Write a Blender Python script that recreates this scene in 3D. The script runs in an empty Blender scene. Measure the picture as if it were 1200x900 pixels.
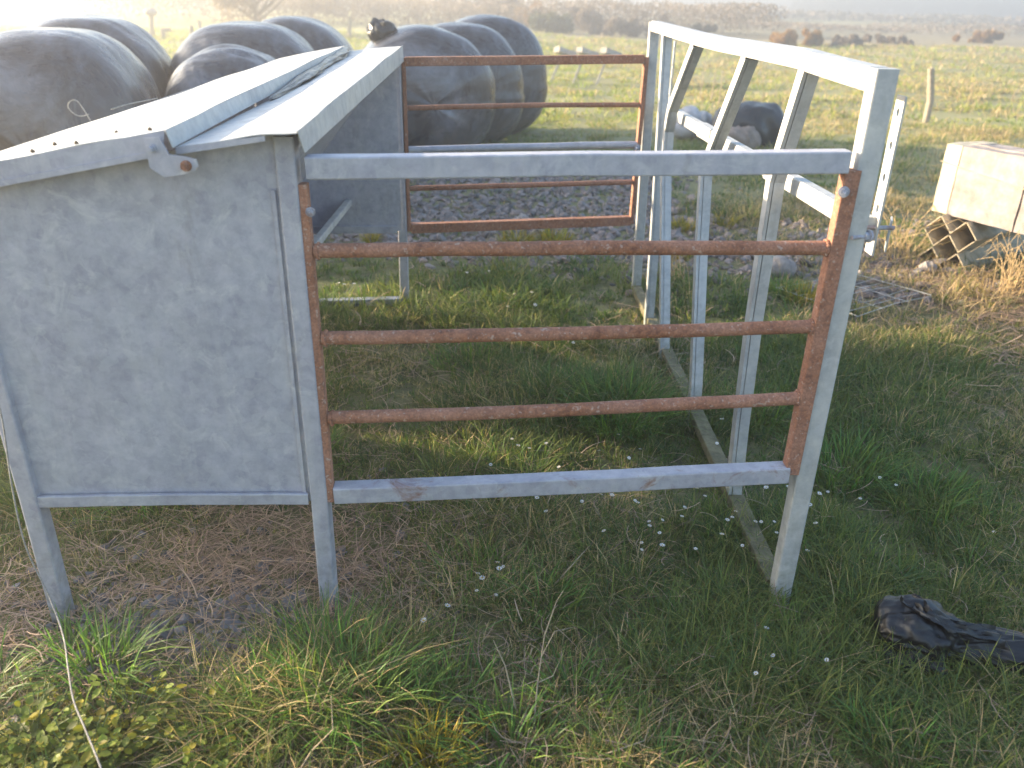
import bpy, bmesh, math, random
import numpy as np
from mathutils import Vector, Matrix
random.seed(7); rng = np.random.default_rng(11)
S = bpy.context.scene; COL = S.collection
rad = math.radians

# ------------------------------------------------------------ camera, sky, sun, exposure
CAM_H = 1.6; FPX = 956.0
_p, _r = rad(25.3), rad(1.3)
_fw = np.array([0, math.cos(_p), -math.sin(_p)]); _rt = np.array([1., 0, 0]); _up = np.cross(_rt, _fw)
_R = math.cos(_r) * _rt + math.sin(_r) * _up; _U = -math.sin(_r) * _rt + math.cos(_r) * _up
cam = bpy.data.cameras.new('camera'); cam_o = bpy.data.objects.new('camera', cam); COL.objects.link(cam_o)
M = Matrix(((_R[0], _U[0], -_fw[0], 0), (_R[1], _U[1], -_fw[1], 0), (_R[2], _U[2], -_fw[2], CAM_H), (0, 0, 0, 1)))
cam_o.matrix_world = M
cam.sensor_width = 36; cam.lens = FPX / 1200 * 36; cam.clip_start = .05; cam.clip_end = 3000
cam.dof.use_dof = True; cam.dof.focus_distance = 2.6; cam.dof.aperture_fstop = 2.8
S.camera = cam_o

SUN_EL, SUN_AZ = 12.5, 15.0        # elevation; azimuth beyond the left-hand perpendicular
sd = np.array([-math.cos(rad(SUN_AZ)) * math.cos(rad(SUN_EL)), math.sin(rad(SUN_AZ)) * math.cos(rad(SUN_EL)), math.sin(rad(SUN_EL))])
w = bpy.data.worlds.new('World'); S.world = w; w.use_nodes = True
nt = w.node_tree; bg = nt.nodes['Background']; sky = nt.nodes.new('ShaderNodeTexSky')
sky.sky_type = 'NISHITA'; sky.sun_disc = False; sky.sun_elevation = rad(SUN_EL); sky.sun_rotation = rad(-(90 - SUN_AZ))
sky.dust_density = 1.6; sky.air_density = 1.0; sky.ozone_density = 1.6
nt.links.new(sky.outputs[0], bg.inputs[0]); bg.inputs[1].default_value = .12
sl = bpy.data.lights.new('sun', 'SUN'); so = bpy.data.objects.new('sun', sl); COL.objects.link(so)
sl.energy = 5.0; sl.angle = rad(.6); sl.color = (1, .80, .54)
so.rotation_euler = Vector(sd).to_track_quat('Z', 'Y').to_euler(); so.location = (-8, 4, 8)
S.view_settings.view_transform = 'Standard'; S.view_settings.look = 'None'
S.view_settings.exposure = 2.28; S.view_settings.gamma = 1; S.view_settings.use_curve_mapping = False

def gz(x, y, z=0.):               # photo pixel -> point on the level z
    d = _fw * FPX + _R * (x - 600) - _U * (y - 450); t = (z - CAM_H) / d[2]
    return Vector((d[0] * t, d[1] * t, z))
def py(x, y, Y):                  # photo pixel -> point at depth Y
    d = _fw * FPX + _R * (x - 600) - _U * (y - 450); t = Y / d[1]
    return Vector((d[0] * t, Y, CAM_H + d[2] * t))

# ------------------------------------------------------------ noise
def _h(ix, iy, s):
    n = (ix * 374761393 + iy * 668265263 + s * 974634777) & 0xffffffff
    n = ((n ^ (n >> 13)) * 1274126177) & 0xffffffff
    return ((n ^ (n >> 16)) & 0xffff) / 65535.
def vn(x, y, s=0):
    x = np.asarray(x, float); y = np.asarray(y, float)
    ix = np.floor(x).astype(np.int64); iy = np.floor(y).astype(np.int64); fx = x - ix; fy = y - iy
    fx = fx * fx * (3 - 2 * fx); fy = fy * fy * (3 - 2 * fy)
    a, b, c, d = _h(ix, iy, s), _h(ix + 1, iy, s), _h(ix, iy + 1, s), _h(ix + 1, iy + 1, s)
    return (a * (1 - fx) + b * fx) * (1 - fy) + (c * (1 - fx) + d * fx) * fy
def fbm(x, y, s=0, o=3):
    v = 0; a = .5; k = 1.
    for i in range(o): v = v + a * vn(np.asarray(x) * k, np.asarray(y) * k, s + i * 17); a *= .5; k *= 2.03
    return v / (1 - .5 ** o)
def sm(a, b, x): t = np.clip((np.asarray(x, float) - a) / (b - a), 0, 1); return t * t * (3 - 2 * t)
def ground_h(x, y):
    x = np.asarray(x, float); y = np.asarray(y, float)
    d = np.hypot(x, y)
    h = .045 * (fbm(x * 2.2, y * 2.2, 3) - .5) + .10 * (fbm(x * .35, y * .35, 9, 2) - .5) * sm(3, 9, d)
    h = h + .5 * (fbm(x * .05, y * .05, 21, 2) - .5) * sm(18, 50, d)
    return h

# ------------------------------------------------------------ mesh helpers
def link(name, me, mat=None, parent=None):
    o = bpy.data.objects.new(name, me); COL.objects.link(o)
    if mat and me is not None: me.materials.append(mat)
    if parent is not None: o.parent = parent
    return o
def tag(o, label=None, cat=None, group=None, kind=None):
    if label: o['label'] = label
    if cat: o['category'] = cat
    if group: o['group'] = group
    if kind: o['kind'] = kind
    return o
def empty(name, loc=(0, 0, 0), rz=0):
    o = bpy.data.objects.new(name, None); COL.objects.link(o); o.location = loc; o.rotation_euler = (0, 0, rz)
    o.empty_display_size = .05
    return o
def np_mesh(name, V, quads=None, tris=None, col=None, smooth=False):
    me = bpy.data.meshes.new(name); V = np.asarray(V, np.float32)
    q = np.zeros((0, 4), np.int32) if quads is None else np.asarray(quads, np.int32)
    t = np.zeros((0, 3), np.int32) if tris is None else np.asarray(tris, np.int32)
    me.vertices.add(len(V)); me.vertices.foreach_set('co', V.ravel())
    li = np.concatenate([q.ravel(), t.ravel()]); me.loops.add(len(li)); me.loops.foreach_set('vertex_index', li)
    n = len(q) + len(t); me.polygons.add(n)
    st = np.concatenate([np.arange(len(q)) * 4, len(q) * 4 + np.arange(len(t)) * 3]).astype(np.int32)
    me.polygons.foreach_set('loop_start', st)
    me.polygons.foreach_set('use_smooth', np.full(n, smooth))
    me.update(calc_edges=True)
    if col is not None:
        a = me.color_attributes.new('tint', 'FLOAT_COLOR', 'POINT')
        c = np.ones((len(V), 4), np.float32); c[:, :3] = col; a.data.foreach_set('color', c.ravel())
    return me
def bm_mesh(name, bm, smooth=False):
    bmesh.ops.recalc_face_normals(bm, faces=bm.faces)
    me = bpy.data.meshes.new(name); bm.to_mesh(me); bm.free()
    if smooth:
        for p in me.polygons: p.use_smooth = True
        me.set_sharp_from_angle(angle=rad(38))
    return me

def rect(w, h, b=.004, seg=2):    # rounded box section
    P = []
    for cx, cy, a0 in ((w/2-b, h/2-b, 0), (-w/2+b, h/2-b, 90), (-w/2+b, -h/2+b, 180), (w/2-b, -h/2+b, 270)):
        for k in range(seg + 1):
            a = rad(a0 + 90 * k / seg); P.append((cx + b * math.cos(a), cy + b * math.sin(a)))
    return P
def circ(r, n=16): return [(r * math.cos(2*math.pi*k/n), r * math.sin(2*math.pi*k/n)) for k in range(n)]
def chan(w, h, t=.003, lip=.0175):  # lipped channel, open to -b
    return [(-w/2, h/2), (w/2, h/2), (w/2, -h/2), (w/2-lip, -h/2), (w/2-lip, -h/2+t), (w/2-t, -h/2+t), (w/2-t, h/2-t),
            (-w/2+t, h/2-t), (-w/2+t, -h/2+t), (-w/2+lip, -h/2+t), (-w/2+lip, -h/2), (-w/2, -h/2)]
def angle(w, h, t=.004): return [(0, 0), (w, 0), (w, t), (t, t), (t, h), (0, h)]
def sweep(bm, path, prof, n=(0, 1, 0), capped=True, taper=None):
    """extrude a section along a path; section a = along n, b = n x direction"""
    path = [Vector(p) for p in path]; n = Vector(n).normalized(); rings = []
    for i, p in enumerate(path):
        d0 = (path[i] - path[i-1]).normalized() if i else None
        d1 = (path[i+1] - path[i]).normalized() if i < len(path) - 1 else None
        if d0 is None: d = d1; k = 1
        elif d1 is None: d = d0; k = 1
        else:
            d = (d0 + d1).normalized(); k = 1 / max(.4, d.dot(d0))
        nn = (n - d * n.dot(d)).normalized(); s = nn.cross(d).normalized()
        tp = taper[i] if taper else 1
        rings.append([bm.verts.new(p + nn * a * tp + s * b * k * tp) for a, b in prof])
    m = len(prof)
    for i in range(len(rings) - 1):
        for j in range(m):
            bm.faces.new((rings[i][j], rings[i][(j+1) % m], rings[i+1][(j+1) % m], rings[i+1][j]))
    if capped:
        bm.faces.new(rings[0]); bm.faces.new(rings[-1])
def member(name, mat, parent, path, prof, n=(0, 1, 0), smooth=False, wob=0):
    bm = bmesh.new()
    if wob:
        P = [Vector(p) for p in path]; a, b = P[0], P[-1]; path = []
        for k in range(9):
            t = k / 8; q = a.lerp(b, t); q.z += wob * math.sin(math.pi * t) + random.uniform(-.0012, .0012); path.append(q)
    sweep(bm, path, prof, n)
    me = bm_mesh(name, bm, smooth)
    if smooth:
        for p in me.polygons: p.use_smooth = len(p.vertices) == 4
    return link(name, me, mat, parent)
def box(bm, c, s, rz=0):
    r = bmesh.ops.create_cube(bm, size=1); m = Matrix.Translation(c) @ Matrix.Rotation(rz, 4, 'Z') @ Matrix.Diagonal((*s, 1))
    bmesh.ops.transform(bm, matrix=m, verts=r['verts'])
def sheet(bm, pts, t):            # polygon with thickness t (offset along its normal, downwards/backwards)
    pts = [Vector(p) for p in pts]; n = (pts[1]-pts[0]).cross(pts[2]-pts[0]).normalized()
    a = [bm.verts.new(p) for p in pts]; b = [bm.verts.new(p - n * t) for p in pts]
    bm.faces.new(a); bm.faces.new(b[::-1])
    for i in range(len(a)): j = (i+1) % len(a); bm.faces.new((a[i], b[i], b[j], a[j]))
def thick_grid(G, off):            # G: (n, m, 3) points; a closed sheet of that shape, thickness along off
    G = np.asarray(G, float); n, m = G.shape[:2]; off = np.array(off, float); bm = bmesh.new()
    A = [[bm.verts.new(p) for p in r] for r in G]; B = [[bm.verts.new(p) for p in r] for r in G + off]
    for i in range(n - 1):
        for j in range(m - 1):
            bm.faces.new((A[i][j], A[i+1][j], A[i+1][j+1], A[i][j+1])); bm.faces.new((B[i][j+1], B[i+1][j+1], B[i+1][j], B[i][j]))
    for i in range(n - 1):
        bm.faces.new((A[i][0], B[i][0], B[i+1][0], A[i+1][0])); bm.faces.new((A[i+1][-1], B[i+1][-1], B[i][-1], A[i][-1]))
    for j in range(m - 1):
        bm.faces.new((A[0][j+1], B[0][j+1], B[0][j], A[0][j])); bm.faces.new((A[-1][j], B[-1][j], B[-1][j+1], A[-1][j+1]))
    return bm
def bevel(bm, w=.003, seg=2): bmesh.ops.bevel(bm, geom=bm.edges[:], offset=w, segments=seg, affect='EDGES', clamp_overlap=True)

# ------------------------------------------------------------ materials
class N:
    def __init__(s, name):
        s.m = bpy.data.materials.new(name); s.m.use_nodes = True; s.t = s.m.node_tree; s.b = s.t.nodes['Principled BSDF']
        s.out = s.t.nodes['Material Output']; s.g = s.t.nodes.new('ShaderNodeNewGeometry')
    def n(s, ty, **k):
        x = s.t.nodes.new('ShaderNode' + ty)
        for a, v in k.items():
            if a in x.inputs: x.inputs[a].default_value = v
            else: setattr(x, a, v)
        return x
    def l(s, a, b): s.t.links.new(a, b)
    def coord(s, obj=False, scale=(1, 1, 1)):
        c = s.n('TexCoord').outputs['Object'] if obj else s.g.outputs['Position']
        if scale != (1, 1, 1):
            mp = s.n('Mapping'); mp.inputs['Scale'].default_value = scale; s.l(c, mp.inputs[0]); return mp.outputs[0]
        return c
    def noise(s, sc, det=4, rough=.55, co=None, dist=0):
        x = s.n('TexNoise', Scale=sc, Detail=det, Roughness=rough, Distortion=dist); s.l(co or s.coord(), x.inputs['Vector']); return x.outputs['Fac']
    def ramp(s, fac, stops):
        r = s.n('ValToRGB'); e = r.color_ramp.elements
        while len(e) > 1: e.remove(e[-1])
        e[0].position = stops[0][0]; e[0].color = (*stops[0][1], 1)
        for p, c in stops[1:]: q = e.new(p); q.color = (*c, 1)
        s.l(fac, r.inputs[0]); return r.outputs[0]
    def fr(s, fac, stops): return s.ramp(fac, [(p, (v, v, v)) for p, v in stops])
    def mix(s, f, a, b, mode='MIX'):
        x = s.n('Mix', data_type='RGBA', blend_type=mode)
        for k, v in ((0, f), (6, a), (7, b)):
            if isinstance(v, (int, float)): x.inputs[k].default_value = v
            elif isinstance(v, tuple): x.inputs[k].default_value = (*v, 1)
            else: s.l(v, x.inputs[k])
        return x.outputs[2]
    def bump(s, h, st=.3, d=.01, base=None):
        x = s.n('Bump', Strength=st, Distance=d); s.l(h, x.inputs['Height'])
        if base: s.l(base, x.inputs['Normal'])
        return x.outputs[0]
    def set(s, **k):
        for a, v in k.items():
            i = s.b.inputs[a.replace('_', ' ')]
            if hasattr(v, 'links'): s.l(v, i)
            elif isinstance(v, tuple) and len(v) == 3: i.default_value = (*v, 1)
            else: i.default_value = v
        return s.m

def galv(name='galvanised_steel', rust=.0, base=(.40, .40, .465), lo=(.295, .305, .375)):
    k = N(name); co = k.coord(True)
    v = k.n('TexVoronoi', Scale=38.); k.l(co, v.inputs['Vector'])
    c = k.ramp(k.noise(3.2, 6, .62, co, .4), [(.28, lo), (.48, tuple((a+b)/2 for a, b in zip(lo, base))), (.72, base)])
    sp = k.ramp(k.noise(24, 5, .7, co), [(.38, (.80, .81, .84)), (.62, (1.12, 1.11, 1.09))])
    c = k.mix(.9, c, sp, 'MULTIPLY')
    c = k.mix(1., c, k.ramp(k.noise(5.5, 7, .72, co, .8), [(.32, (.88, .89, .91)), (.50, (1, 1, 1)), (.70, (1.10, 1.09, 1.08))]), 'MULTIPLY')
    run = k.fr(k.noise(16, 5, .65, k.coord(True, (1, 1, .10)), .3), [(.52, 0), (.74, .42)]); c = k.mix(run, c, (.50, .50, .50))
    c = k.mix(k.fr(v.outputs['Color'], [(0, 0), (1, .38)]), c, (.5, .52, .54))
    white = k.fr(k.noise(11, 6, .75, co, 1.2), [(.54, 0), (.70, .6)])          # white rust blooms
    c = k.mix(white, c, (.56, .57, .57))
    dirt = k.fr(k.noise(7, 5, .7, k.coord(True, (1, 1, .35))), [(.60, 0), (.78, .5)])
    c = k.mix(dirt, c, (.17, .155, .13))
    mossz = k.n('SeparateXYZ'); k.l(k.g.outputs['Position'], mossz.inputs[0])
    near = k.fr(mossz.outputs[2], [(.02, .9), (.14, .5), (.50, 0)])
    c = k.mix(k.mix(1., near, k.fr(k.noise(30, 4, .7, co), [(.4, .1), (.7, .8)]), 'MULTIPLY'), c, (.12, .13, .07))
    if rust:
        rr = k.fr(k.noise(9, 6, .75, co, .6), [(.62 - rust * .3, 0), (.72 - rust * .2, .8)])
        c = k.mix(rr, c, (.20, .085, .045))
    b = k.bump(k.noise(60, 3, .6, co), .12, .002); b = k.bump(k.noise(2.3, 2, .5, co), .35, .02, b)
    return k.set(Base_Color=c, Metallic=.15, Roughness=k.fr(k.noise(13, 4, .6, co), [(.3, .42), (.7, .62)]), Normal=b)
def rusty():
    k = N('rusty_steel'); co = k.coord(True)
    c = k.ramp(k.noise(55, 7, .72, co), [(.30, (.075, .032, .022)), (.46, (.26, .105, .055)), (.60, (.38, .165, .085)), (.75, (.44, .32, .26))])
    c = k.mix(k.fr(k.noise(5, 6, .7, co, .5), [(.36, 0), (.60, .8)]), c, (.44, .225, .15))
    c = k.mix(k.fr(k.noise(3.3, 5, .7, co), [(.56, 0), (.74, .6)]), c, (.15, .075, .055))
    c = k.mix(k.fr(k.noise(150, 3, .7, co), [(.42, .4), (.6, 0)]), c, (.08, .045, .04))
    c = k.mix(k.fr(k.noise(90, 3, .6, co), [(.60, 0), (.68, .55)]), c, (.50, .42, .37))
    return k.set(Base_Color=c, Roughness=.88, Metallic=0., Normal=k.bump(k.noise(110, 5, .7, co), .8, .004))
def plastic(name, base=(.022, .026, .038), rough=(.22, .38), sc=1., dust_haze=.55):
    k = N(name); co = k.coord(True)
    f = k.noise(3 * sc, 5, .6, k.coord(True, (1, 3, 1)), 1.5)
    b = k.bump(f, .35, .03 / sc); b = k.bump(k.noise(26 * sc, 5, .65, k.coord(True, (1, .35, 1)), .8), .4, .006 / sc, b)
    d = k.fr(k.noise(2.1 * sc, 6, .7, co, .5), [(.45, 0), (.75, dust_haze)])
    z = k.n('SeparateXYZ'); k.l(k.g.outputs['Position'], z.inputs[0])
    low = k.fr(z.outputs[2], [(.12, .85 if dust_haze > .1 else 0), (.5, 0)])
    d2 = k.mix(1., low, k.fr(k.noise(9, 5, .7, co), [(.35, 0), (.6, 1)]), 'MULTIPLY')
    c = k.mix(d, base, (.30, .32, .38)); c = k.mix(d2, c, (.13, .10, .07))  # pale blue-grey cover: thin dust plus distance haze painted into the film colour
    return k.set(Base_Color=c, Roughness=k.fr(f, [(.3, rough[0]), (.7, rough[1])]), Normal=b, Coat_Weight=.15)
def tinted(name, rough=.6, trans=.35, tint=(1., 1.1, .55), var=.35, sc=40, spec=.35):
    k = N(name); a = k.n('Attribute', attribute_name='tint')
    c = k.mix(var, a.outputs['Color'], k.ramp(k.noise(sc, 3), [(.3, (.6, .62, .6)), (.7, (1.4, 1.35, 1.3))]), 'MULTIPLY')
    k.set(Base_Color=c, Roughness=rough); k.b.inputs['Specular IOR Level'].default_value = spec
    if trans:
        t = k.n('BsdfTranslucent'); k.l(k.mix(1., c, tint, 'MULTIPLY'), t.inputs[0])
        m = k.n('MixShader'); m.inputs[0].default_value = trans; k.l(k.b.outputs[0], m.inputs[1]); k.l(t.outputs[0], m.inputs[2]); k.l(m.outputs[0], k.out.inputs[0])
    return k.m
def simple(name, c, rough=.7, sc=20, var=.35, bump=.3, metal=0):
    k = N(name); co = k.coord(True)
    cc = k.ramp(k.noise(sc, 5, .65, co), [(.3, tuple(x * (1-var) for x in c)), (.7, tuple(x * (1+var) for x in c))])
    return k.set(Base_Color=cc, Roughness=rough, Metallic=metal, Normal=k.bump(k.noise(sc * 3, 4, .6, co), bump, .01))
def ground_mat():
    k = N('field_ground'); P = k.g.outputs['Position']; x = k.n('SeparateXYZ'); k.l(P, x.inputs[0])
    big = k.noise(.9, 5, .6); med = k.noise(7, 6, .7); fine = k.noise(150, 6, .8)
    turf = k.ramp(med, [(.3, (.09, .08, .055)), (.5, (.15, .155, .065)), (.7, (.26, .225, .13))])
    turf = k.mix(.6, turf, k.ramp(fine, [(.38, (.30, .32, .28)), (.62, (1.7, 1.6, 1.4))]), 'MULTIPLY')
    rough_ = k.ramp(k.noise(.55, 8, .72), [(.32, (.15, .15, .065)), (.5, (.24, .235, .10)), (.68, (.34, .30, .16))])
    far = k.mix(k.fr(k.noise(.16, 5, .6, k.coord(False, (.5, 1.6, 1))), [(.40, 0), (.62, 1)]), (.20, .215, .085), (.27, .22, .12))
    # bands of fields with distance
    yy = k.n('Math', operation='ADD'); k.l(x.outputs[1], yy.inputs[0])
    wob = k.n('Math', operation='MULTIPLY'); k.l(k.noise(.08, 3), wob.inputs[0]); wob.inputs[1].default_value = 26; k.l(wob.outputs[0], yy.inputs[1])
    bands = k.n('MapRange'); k.l(yy.outputs[0], bands.inputs[0]); bands.inputs[1].default_value = 0; bands.inputs[2].default_value = 320
    br = k.ramp(bands.outputs[0], [(0, (.28, .28, .11)), (.13, (.33, .32, .14)), (.17, (.36, .28, .17)), (.24, (.24, .19, .12)), (.30, (.42, .36, .20)), (.38, (.28, .28, .13)), (.46, (.44, .36, .22)), (.60, (.45, .36, .22)), (1, (.48, .40, .26))])
    far = k.mix(.65, far, br)
    # left meadow: brighter yellow-green
    lf = k.n('MapRange'); k.l(x.outputs[0], lf.inputs[0]); lf.inputs[1].default_value = -4; lf.inputs[2].default_value = -14
    ly = k.n('MapRange'); k.l(x.outputs[1], ly.inputs[0]); ly.inputs[1].default_value = 34; ly.inputs[2].default_value = 40
    far = k.mix(k.mix(1., lf.outputs[0], ly.outputs[0], 'MULTIPLY'), far, (.42, .42, .13))
    g1 = k.n('MapRange'); k.l(x.outputs[1], g1.inputs[0]); g1.inputs[1].default_value = 6; g1.inputs[2].default_value = 11
    g2 = k.n('MapRange'); k.l(x.outputs[1], g2.inputs[0]); g2.inputs[1].default_value = 22; g2.inputs[2].default_value = 40
    c = k.mix(g1.outputs[0], turf, rough_); c = k.mix(g2.outputs[0], c, far)
    return k.set(Base_Color=c, Roughness=.95, Normal=k.bump(med, .6, .03, k.bump(fine, .6, .01)))
GALV = galv(); GALV_L = galv('galvanised_barrier_steel', 0, (.50, .50, .48), (.36, .365, .37)); GALV_R = galv('stained_galvanised_steel', .16)
RUST = rusty(); WRAP = plastic('black_silage_film'); BOLT = galv('bolt_steel', .5)
GRASS = tinted('grass_blades', .55, .40); DRY = tinted('dry_straw', .7, .25, (1.1, 1., .8)); STONE = tinted('stones', .85, 0, var=.5, sc=50)
LEAF = tinted('weed_leaves', .5, .45, (1., 1.15, .35)); CROWN = tinted('shrub_leaves', .75, .3, (1., 1., .6), sc=4)
BARK = simple('bark', (.12, .10, .085), .9, 12); PETAL = simple('petals', (.75, .74, .74), .6, 50, .06, .05); YOLK = simple('flower_eye', (.6, .4, .05), .8, 80, .2, .2)
STEM = simple('stems', (.10, .14, .04), .7, 30); TWINE = simple('twine', (.36, .35, .33), .8, 140, .4, .8); STALK = simple('dead_stalks', (.36, .29, .20), .85, 40)
WOODP = simple('weathered_post', (.30, .26, .20), .9, 18, .3, .6)

# ------------------------------------------------------------ ground: one sheet to the horizon
def axis(lo, hi, n, mid, tight):
    u = np.linspace(np.arcsinh((lo - mid) / tight), np.arcsinh((hi - mid) / tight), n); return mid + tight * np.sinh(u)
gx = axis(-900, 900, 420, .2, 1.6); gy = axis(-60, 900, 420, 2.2, 1.8)
X, Y = np.meshgrid(gx, gy); Zg = ground_h(X, Y)
def zone_mud(x, y): return np.exp(-(((x + .80) / .42) ** 2 + ((y - 1.72) / .24) ** 2) ** 1.3)
Zg = Zg + .02 * zone_mud(X, Y) * (fbm(X * 14, Y * 14, 5) - .3)
n0, n1 = X.shape; idx = np.arange(n0 * n1).reshape(n0, n1)
q = np.stack([idx[:-1, :-1], idx[:-1, 1:], idx[1:, 1:], idx[1:, :-1]], -1).reshape(-1, 4)
tag(link('ground', np_mesh('ground', np.stack([X, Y, Zg], -1).reshape(-1, 3), q, smooth=True), ground_mat()), kind='structure')
def gh(x, y): return float(ground_h(x, y))

# far hills
hx = np.linspace(-700, 700, 180); rows = []
for j, (yy, s) in enumerate(((400, 0), (440, .55), (500, 1.), (620, .9))):
    z = s * (4.6 + 3.0 * fbm(hx * .006 + 3, hx * 0 + .3, 40, 4)); rows.append(np.stack([hx, np.full_like(hx, yy) - .0001 * hx ** 2, z - .3], -1))
V = np.concatenate(rows); m = len(hx); id2 = np.arange(4 * m).reshape(4, m)
q = np.stack([id2[:-1, :-1], id2[:-1, 1:], id2[1:, 1:], id2[1:, :-1]], -1).reshape(-1, 4)
tag(link('hills', np_mesh('hills', V, q, smooth=True), simple('hill_cover', (.12, .13, .09), 1, .03, .3, 0)), kind='structure')

# haze
bm = bmesh.new(); box(bm, (0, 380, 3.25), (2200, 1100, 10.5)); hz = link('haze', bm_mesh('haze', bm), None)
hm = bpy.data.materials.new('haze_air'); hm.use_nodes = True; t = hm.node_tree; t.nodes.remove(t.nodes['Principled BSDF'])
pv = t.nodes.new('ShaderNodeVolumePrincipled'); pv.inputs['Color'].default_value = (.95, .95, .97, 1); pv.inputs['Density'].default_value = .0115; pv.inputs['Anisotropy'].default_value = .62
t.links.new(pv.outputs[0], t.nodes['Material Output'].inputs['Volume']); hz.data.materials.append(hm); tag(hz, kind='stuff')
hz.display_type = 'WIRE'

# ------------------------------------------------------------ the creep feeder
F = empty('creep_feeder', (0, 3.1, 0)); F_OFF = Vector((0, -3.1, 0))
tag(F, 'galvanised calf creep feeder with lidded hopper, rusty side rails and white barred front', 'livestock feeder')
class Holder: pass
def sub(o): return o
def M_(name, mat, parent, path, prof, n=(0, 1, 0), **k):
    # world coordinates in, parented without moving
    o = member(name, mat, None, path, prof, n, **k); o.parent = parent
    if parent is F: o.location = F_OFF
    return o
def fixo(o, parent):
    o.parent = parent
    if parent is F: o.location = F_OFF
    return o
def BM_(name, bm, mat, parent, smooth=False): return fixo(link(name, bm_mesh(name, bm, smooth), mat), parent)
def bolt(parent, p, d, r=.012, l=.03, name='bolt', mat=None):
    bm = bmesh.new(); p = Vector(p); d = Vector(d).normalized(); n = Vector((0, 0, 1))
    sweep(bm, [p, p + d * .004], circ(r * 1.7, 18), n); sweep(bm, [p + d * .0045, p + d * .016], circ(r * 1.15, 6), n); sweep(bm, [p + d * .0165, p + d * (.016 + l)], circ(r * .55, 10), n)
    return BM_(name, bm, mat or BOLT, parent)

# hopper side panels (near and far) with dished sheet
def panel(Yn, pts, flip):
    nx, nz = 26, 26
    xs = [p[0] for p in pts]; x0, x1 = min(xs), max(xs)
    def top(x):
        T = sorted([(p[0], p[1]) for p in pts[2:]]); return float(np.interp(x, [a for a, b in T], [b for a, b in T]))
    g = [[None] * (nz + 1) for _ in range(nx + 1)]
    for i in range(nx + 1):
        x = x0 + (x1 - x0) * i / nx
        for j in range(nz + 1):
            z = pts[0][1] + (top(x) - pts[0][1]) * j / nz
            e = math.sin(math.pi * i / nx) * math.sin(math.pi * j / nz)
            g[i][j] = (x, Yn(x) + flip * .006 * e * (float(vn(x * 3, z * 3, 5)) - .3), z)
    return thick_grid(g, (0, .002, 0))
nearY = lambda x: 1.84 + .075 * (x + .5)
farY = lambda x: 4.42 + .10 * (x + .6)
sp = BM_('side_panel', panel(nearY, [(-1.262, .372), (-.505, .372), (-1.262, 1.175), (-.74, 1.286), (-.505, 1.328)], 1), GALV, F, True)
# folded bottom edge and a vertical fold
Yb = nearY(-.9) - .006
M_('folded_edge', GALV, sp, [(-1.225, nearY(-1.225) - .0095, .392), (-.535, nearY(-.535) - .0095, .386)], rect(.012, .034, .003), (0, 1, 0), wob=.003)
M_('seam_strip', GALV, sp, [(-.545, nearY(-.545) - .004, .40), (-.545, nearY(-.545) - .004, 1.20)], rect(.004, .010, .001), (0, 1, 0))
sp2 = BM_('side_panel', panel(farY, [(-1.32, .43), (-.625, .43), (-1.32, 1.20), (-.86, 1.30), (-.625, 1.335)], -1), GALV, F, True)
M_('folded_edge', GALV, sp2, [(-1.30, farY(-1.3) - .010, .44), (-.65, farY(-.65) - .010, .44)], rect(.014, .04, .003))
# legs (angle/box section)
for (x, y, zt, w) in ((-.510, 1.835, 1.318, .046), (-1.25, 1.778, 1.17, .048), (-.628, 4.435, 1.33, .048), (-1.315, 4.36, 1.19, .048)):
    M_('leg', GALV, F, [(x, y + .012, -.04), (x + .004, y + .012, .4), (x, y + .012, zt)], rect(.046, w, .005), (0, 1, 0))
# back sheet and trough
bm = bmesh.new(); sheet(bm, [(-1.272, 1.79, .40), (-1.34, 4.35, .44), (-1.34, 4.35, 1.21), (-1.272, 1.79, 1.19)], .002); BM_('back_sheet', bm, GALV, F)
bm = bmesh.new()
for a, b in (((-1.262, .62), (-1.20, .42)), ((-1.20, .42), (-.99, .41)), ((-.99, .41), (-.90, .575))):
    sheet(bm, [(a[0], 1.835, a[1]), (b[0], 1.835, b[1]), (b[0] - .03, 4.36, b[1]), (a[0] - .055, 4.36, a[1])], .002)
tr = BM_('trough', bm, GALV, F)
M_('trough_rim', GALV_L, tr, [(-.885, 1.835, .585), (-.90, 4.37, .59)], rect(.034, .034, .005), (0, 0, 1))
bm = bmesh.new()    # sloping feed board inside the hopper
sheet(bm, [(-.60, 1.87, 1.26), (-.68, 4.36, 1.27), (-1.12, 4.33, .72), (-1.06, 1.84, .72)], .002); BM_('feed_board', bm, GALV, F)
for y in (1.86, 4.36): pass
M_('ground_skid', GALV, F, [(-1.30, 4.31, .025), (-.64, 4.40, .03)], rect(.05, .04, .004), (0, 1, 0))
M_('roof_bearer', GALV, F, [(-.53, 1.87, 1.285), (-.645, 4.40, 1.30)], rect(.035, .04, .004), (0, 0, 1))
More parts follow.
